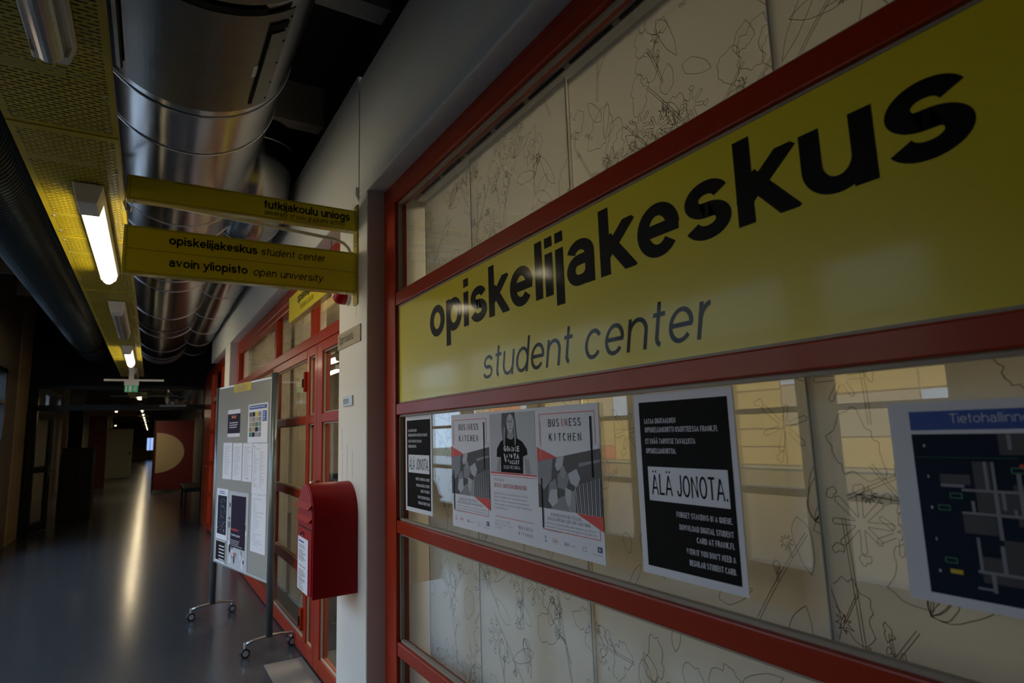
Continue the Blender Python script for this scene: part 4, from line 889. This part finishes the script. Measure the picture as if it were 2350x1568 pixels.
far('maroon_door', MB().box(-1.75, -1.25, 24.0, 24.1, 0, 2.35), MAROON, 'dark red door leaf deep in the corridor', 'door'); far('white_pillar', MB().box(-1.65, -1.45, 30.6, 30.9, 0, 3), CREAM2, 'pale pillar beside the open cream door', 'pillar')
far('ceiling_bulkhead', MB().box(-2.2, -.5, 27, 27.4, 2.45, 2.9), TAN, 'tan ceiling bulkhead over the distant corridor', 'bulkhead')
t = Thing('cream_door', 'open cream metal door standing in the distant corridor', 'door', (-1.3, 30, 0), corr=True)
t.part('leaf', MB().box(-1.79, -.66, 30.0, 30.08, .04, 2.02), CREAM, bevel=.01); t.part('frame_edge', MB().box(-1.82, -1.79, 29.98, 30.1, 0, 2.06).box(-1.82, -.64, 29.98, 30.1, 2.02, 2.05), DARKW); t.part('door_handle', MB().box(-.76, -.72, 29.93, 30.0, .95, 1.10), INK)
t = Thing('red_partition', 'dark red partition with a large cream half disc', 'partition', (.6, 20.5, 0), corr=True)
t.part('panel', MB().box(.10, 1.10, 20.5, 20.56, .06, 2.05), MAROON, bevel=.01)
t.part('half_disc', MB().prism([(.14, 1.12-.575)]+[(.14+.72*cos(a), 1.12+.575*sin(a)) for a in [-PI/2+PI*i/32 for i in range(33)]]+[(.14, 1.12+.575)], 'y', 20.488, 20.502), CREAM2)
t.part('edge_post', MB().box(.06, .10, 20.48, 20.58, 0, 2.08), DARKW)
t = Thing('bench', 'low dark bench in front of the red partition', 'bench', (.75, 17, 0), corr=True)
t.part('seat', MB().box(.62, 1.10, 14.2, 16.0, .40, .48), DARKW, bevel=.02); t.part('backrest', MB().box(1.02, 1.10, 14.2, 16.0, .48, .85), DARKW, bevel=.02)
for x in (.66, 1.04):
    for y in (14.3, 15.9): t.part('leg', MB().box(x-.02, x+.02, y-.02, y+.02, 0, .40), DARKW)
far('far_beam', MB().box(-.75, .45, 14.5, 14.56, 2.36, 2.39), BEAM, 'thin grey crossbar beyond the far transom', 'beam')
far('far_pillar', MB().box(.80, .88, 14.0, 14.1, 2.0, 3), CREAM2, 'pale upright behind the far transom glass', 'post'); far('far_red_panel', MB().box(.90, 1.02, 14.6, 14.7, 1.9, 3), RED, 'red upright behind the far transom glass', 'panel')
t = Thing('far_duct', 'dim silver duct beyond the far doors', 'duct', (.45, 20, 2.6), corr=True)
t.part('duct_section', MB().tube([(.52, 14.8, 2.62), (.52, 19.0, 2.62)], .26, 24), GALV, smooth=True); t.part('seam_ring', MB().ring((.52, 14.8, 2.62), .26, .012, 'y', 24), GALV2); t.part('hanger', MB().box(.50, .54, 15.0, 15.04, 2.87, 3.0), INK); t.part('hanger', MB().box(.50, .54, 18.5, 18.54, 2.87, 3.0), INK)
ORD = ['first', 'second', 'third', 'fourth', 'fifth', 'sixth', 'seventh', 'eighth', 'ninth', 'tenth', 'eleventh', 'twelfth', 'last']
for i, y in enumerate([15.0, 18.5, 21.5, 24.5, 27.5, 30.5, 34, 38, 42, 46, 50, 54]):
    z = 2.40; t = Thing('distant_lamp', 'tiny lit tube lamp, %s of the row beyond the black doors' % ORD[i], 'lamp', (-.275, y, z), 'lamps of the distant corridor', corr=True)
    t.part('housing', MB().box(-.325, -.225, y, y+1.3, z, z+.05), LAMPW); t.part('lit_tube', MB().tube([(-.275, y+.1, z-.02), (-.275, y+.6, z-.02)], .018, 8), TUBE2)
    t.part('suspension_wire', MB().tube([(-.275, y+.2, z+.05), (-.275, y+.2, 3.0)], .004, 6).tube([(-.275, y+1.1, z+.05), (-.275, y+1.1, 3.0)], .004, 6), INK)
    if i % 2 == 0: t.part('yellow_shelf', MB().box(-.465, -.12, y-.2, y+1.5, z+.06, z+.08), YEL2)
    if i in (1, 3, 5, 7, 10): light('distant_lamp_light', 'AREA', (-.275+.012*y, y+.6, z-.06), 17, (1, .80, .5), (0, 0, CORR), (.08, 1.2))
for x, y, z in ((-1.4, 19, 2.35), (-.95, 22, 2.4), (-1.25, 29, 2.15)):
    t = Thing('side_lamp', {19: 'small lit lamp near the black panel', 22: 'small lit lamp left of the distant lamp row', 29: 'small lit lamp above the cream door'}[y], 'lamp', (x, y, z), corr=True)
    t.part('shade', MB().tube([(x, y, z), (x, y, z+.06)], [.06, .03], 12), LAMPW); t.part('lit_bulb', MB().tube([(x, y, z-.03), (x, y, z)], .03, 10), TUBE2); t.part('cord', MB().tube([(x, y, z+.06), (x, y, 3.0)], .004, 6), INK)

# ================================================================== OUTSIDE
struct('ground_outside', MB().box(-60, -14, -40, 60, -.3, -.15), GRASS)
t = Thing('added_facade', 'unseen building added across the yard for orange and yellow reflections in the glazing', 'building', (-16, 6, 0))  # unseen facade, added so the shop-front glass reflects orange and yellow
t.part('wall', MB().box(-16.3, -16, -14, 34, -.1, 6.0), BCL); random.seed(12); y = -14
while y < 33:
    wd = random.choice((1.2, 1.8, 2.4)); z = 0
    while z < 5.8:
        hh = random.choice((.6, .9, 1.3)); mt = random.choice((ORG, YCL, YCL, BCL, ORG, YCL, PAPER))
        t.part('cladding_panel', MB().box(-16, -15.95, y+.03, y+wd-.03, z+.03, min(z+hh, 6.0)-.03), mt if z < 3.2 else PALE); z += hh  # upper rows pale, so the added facade warms the daylight less
    y += wd
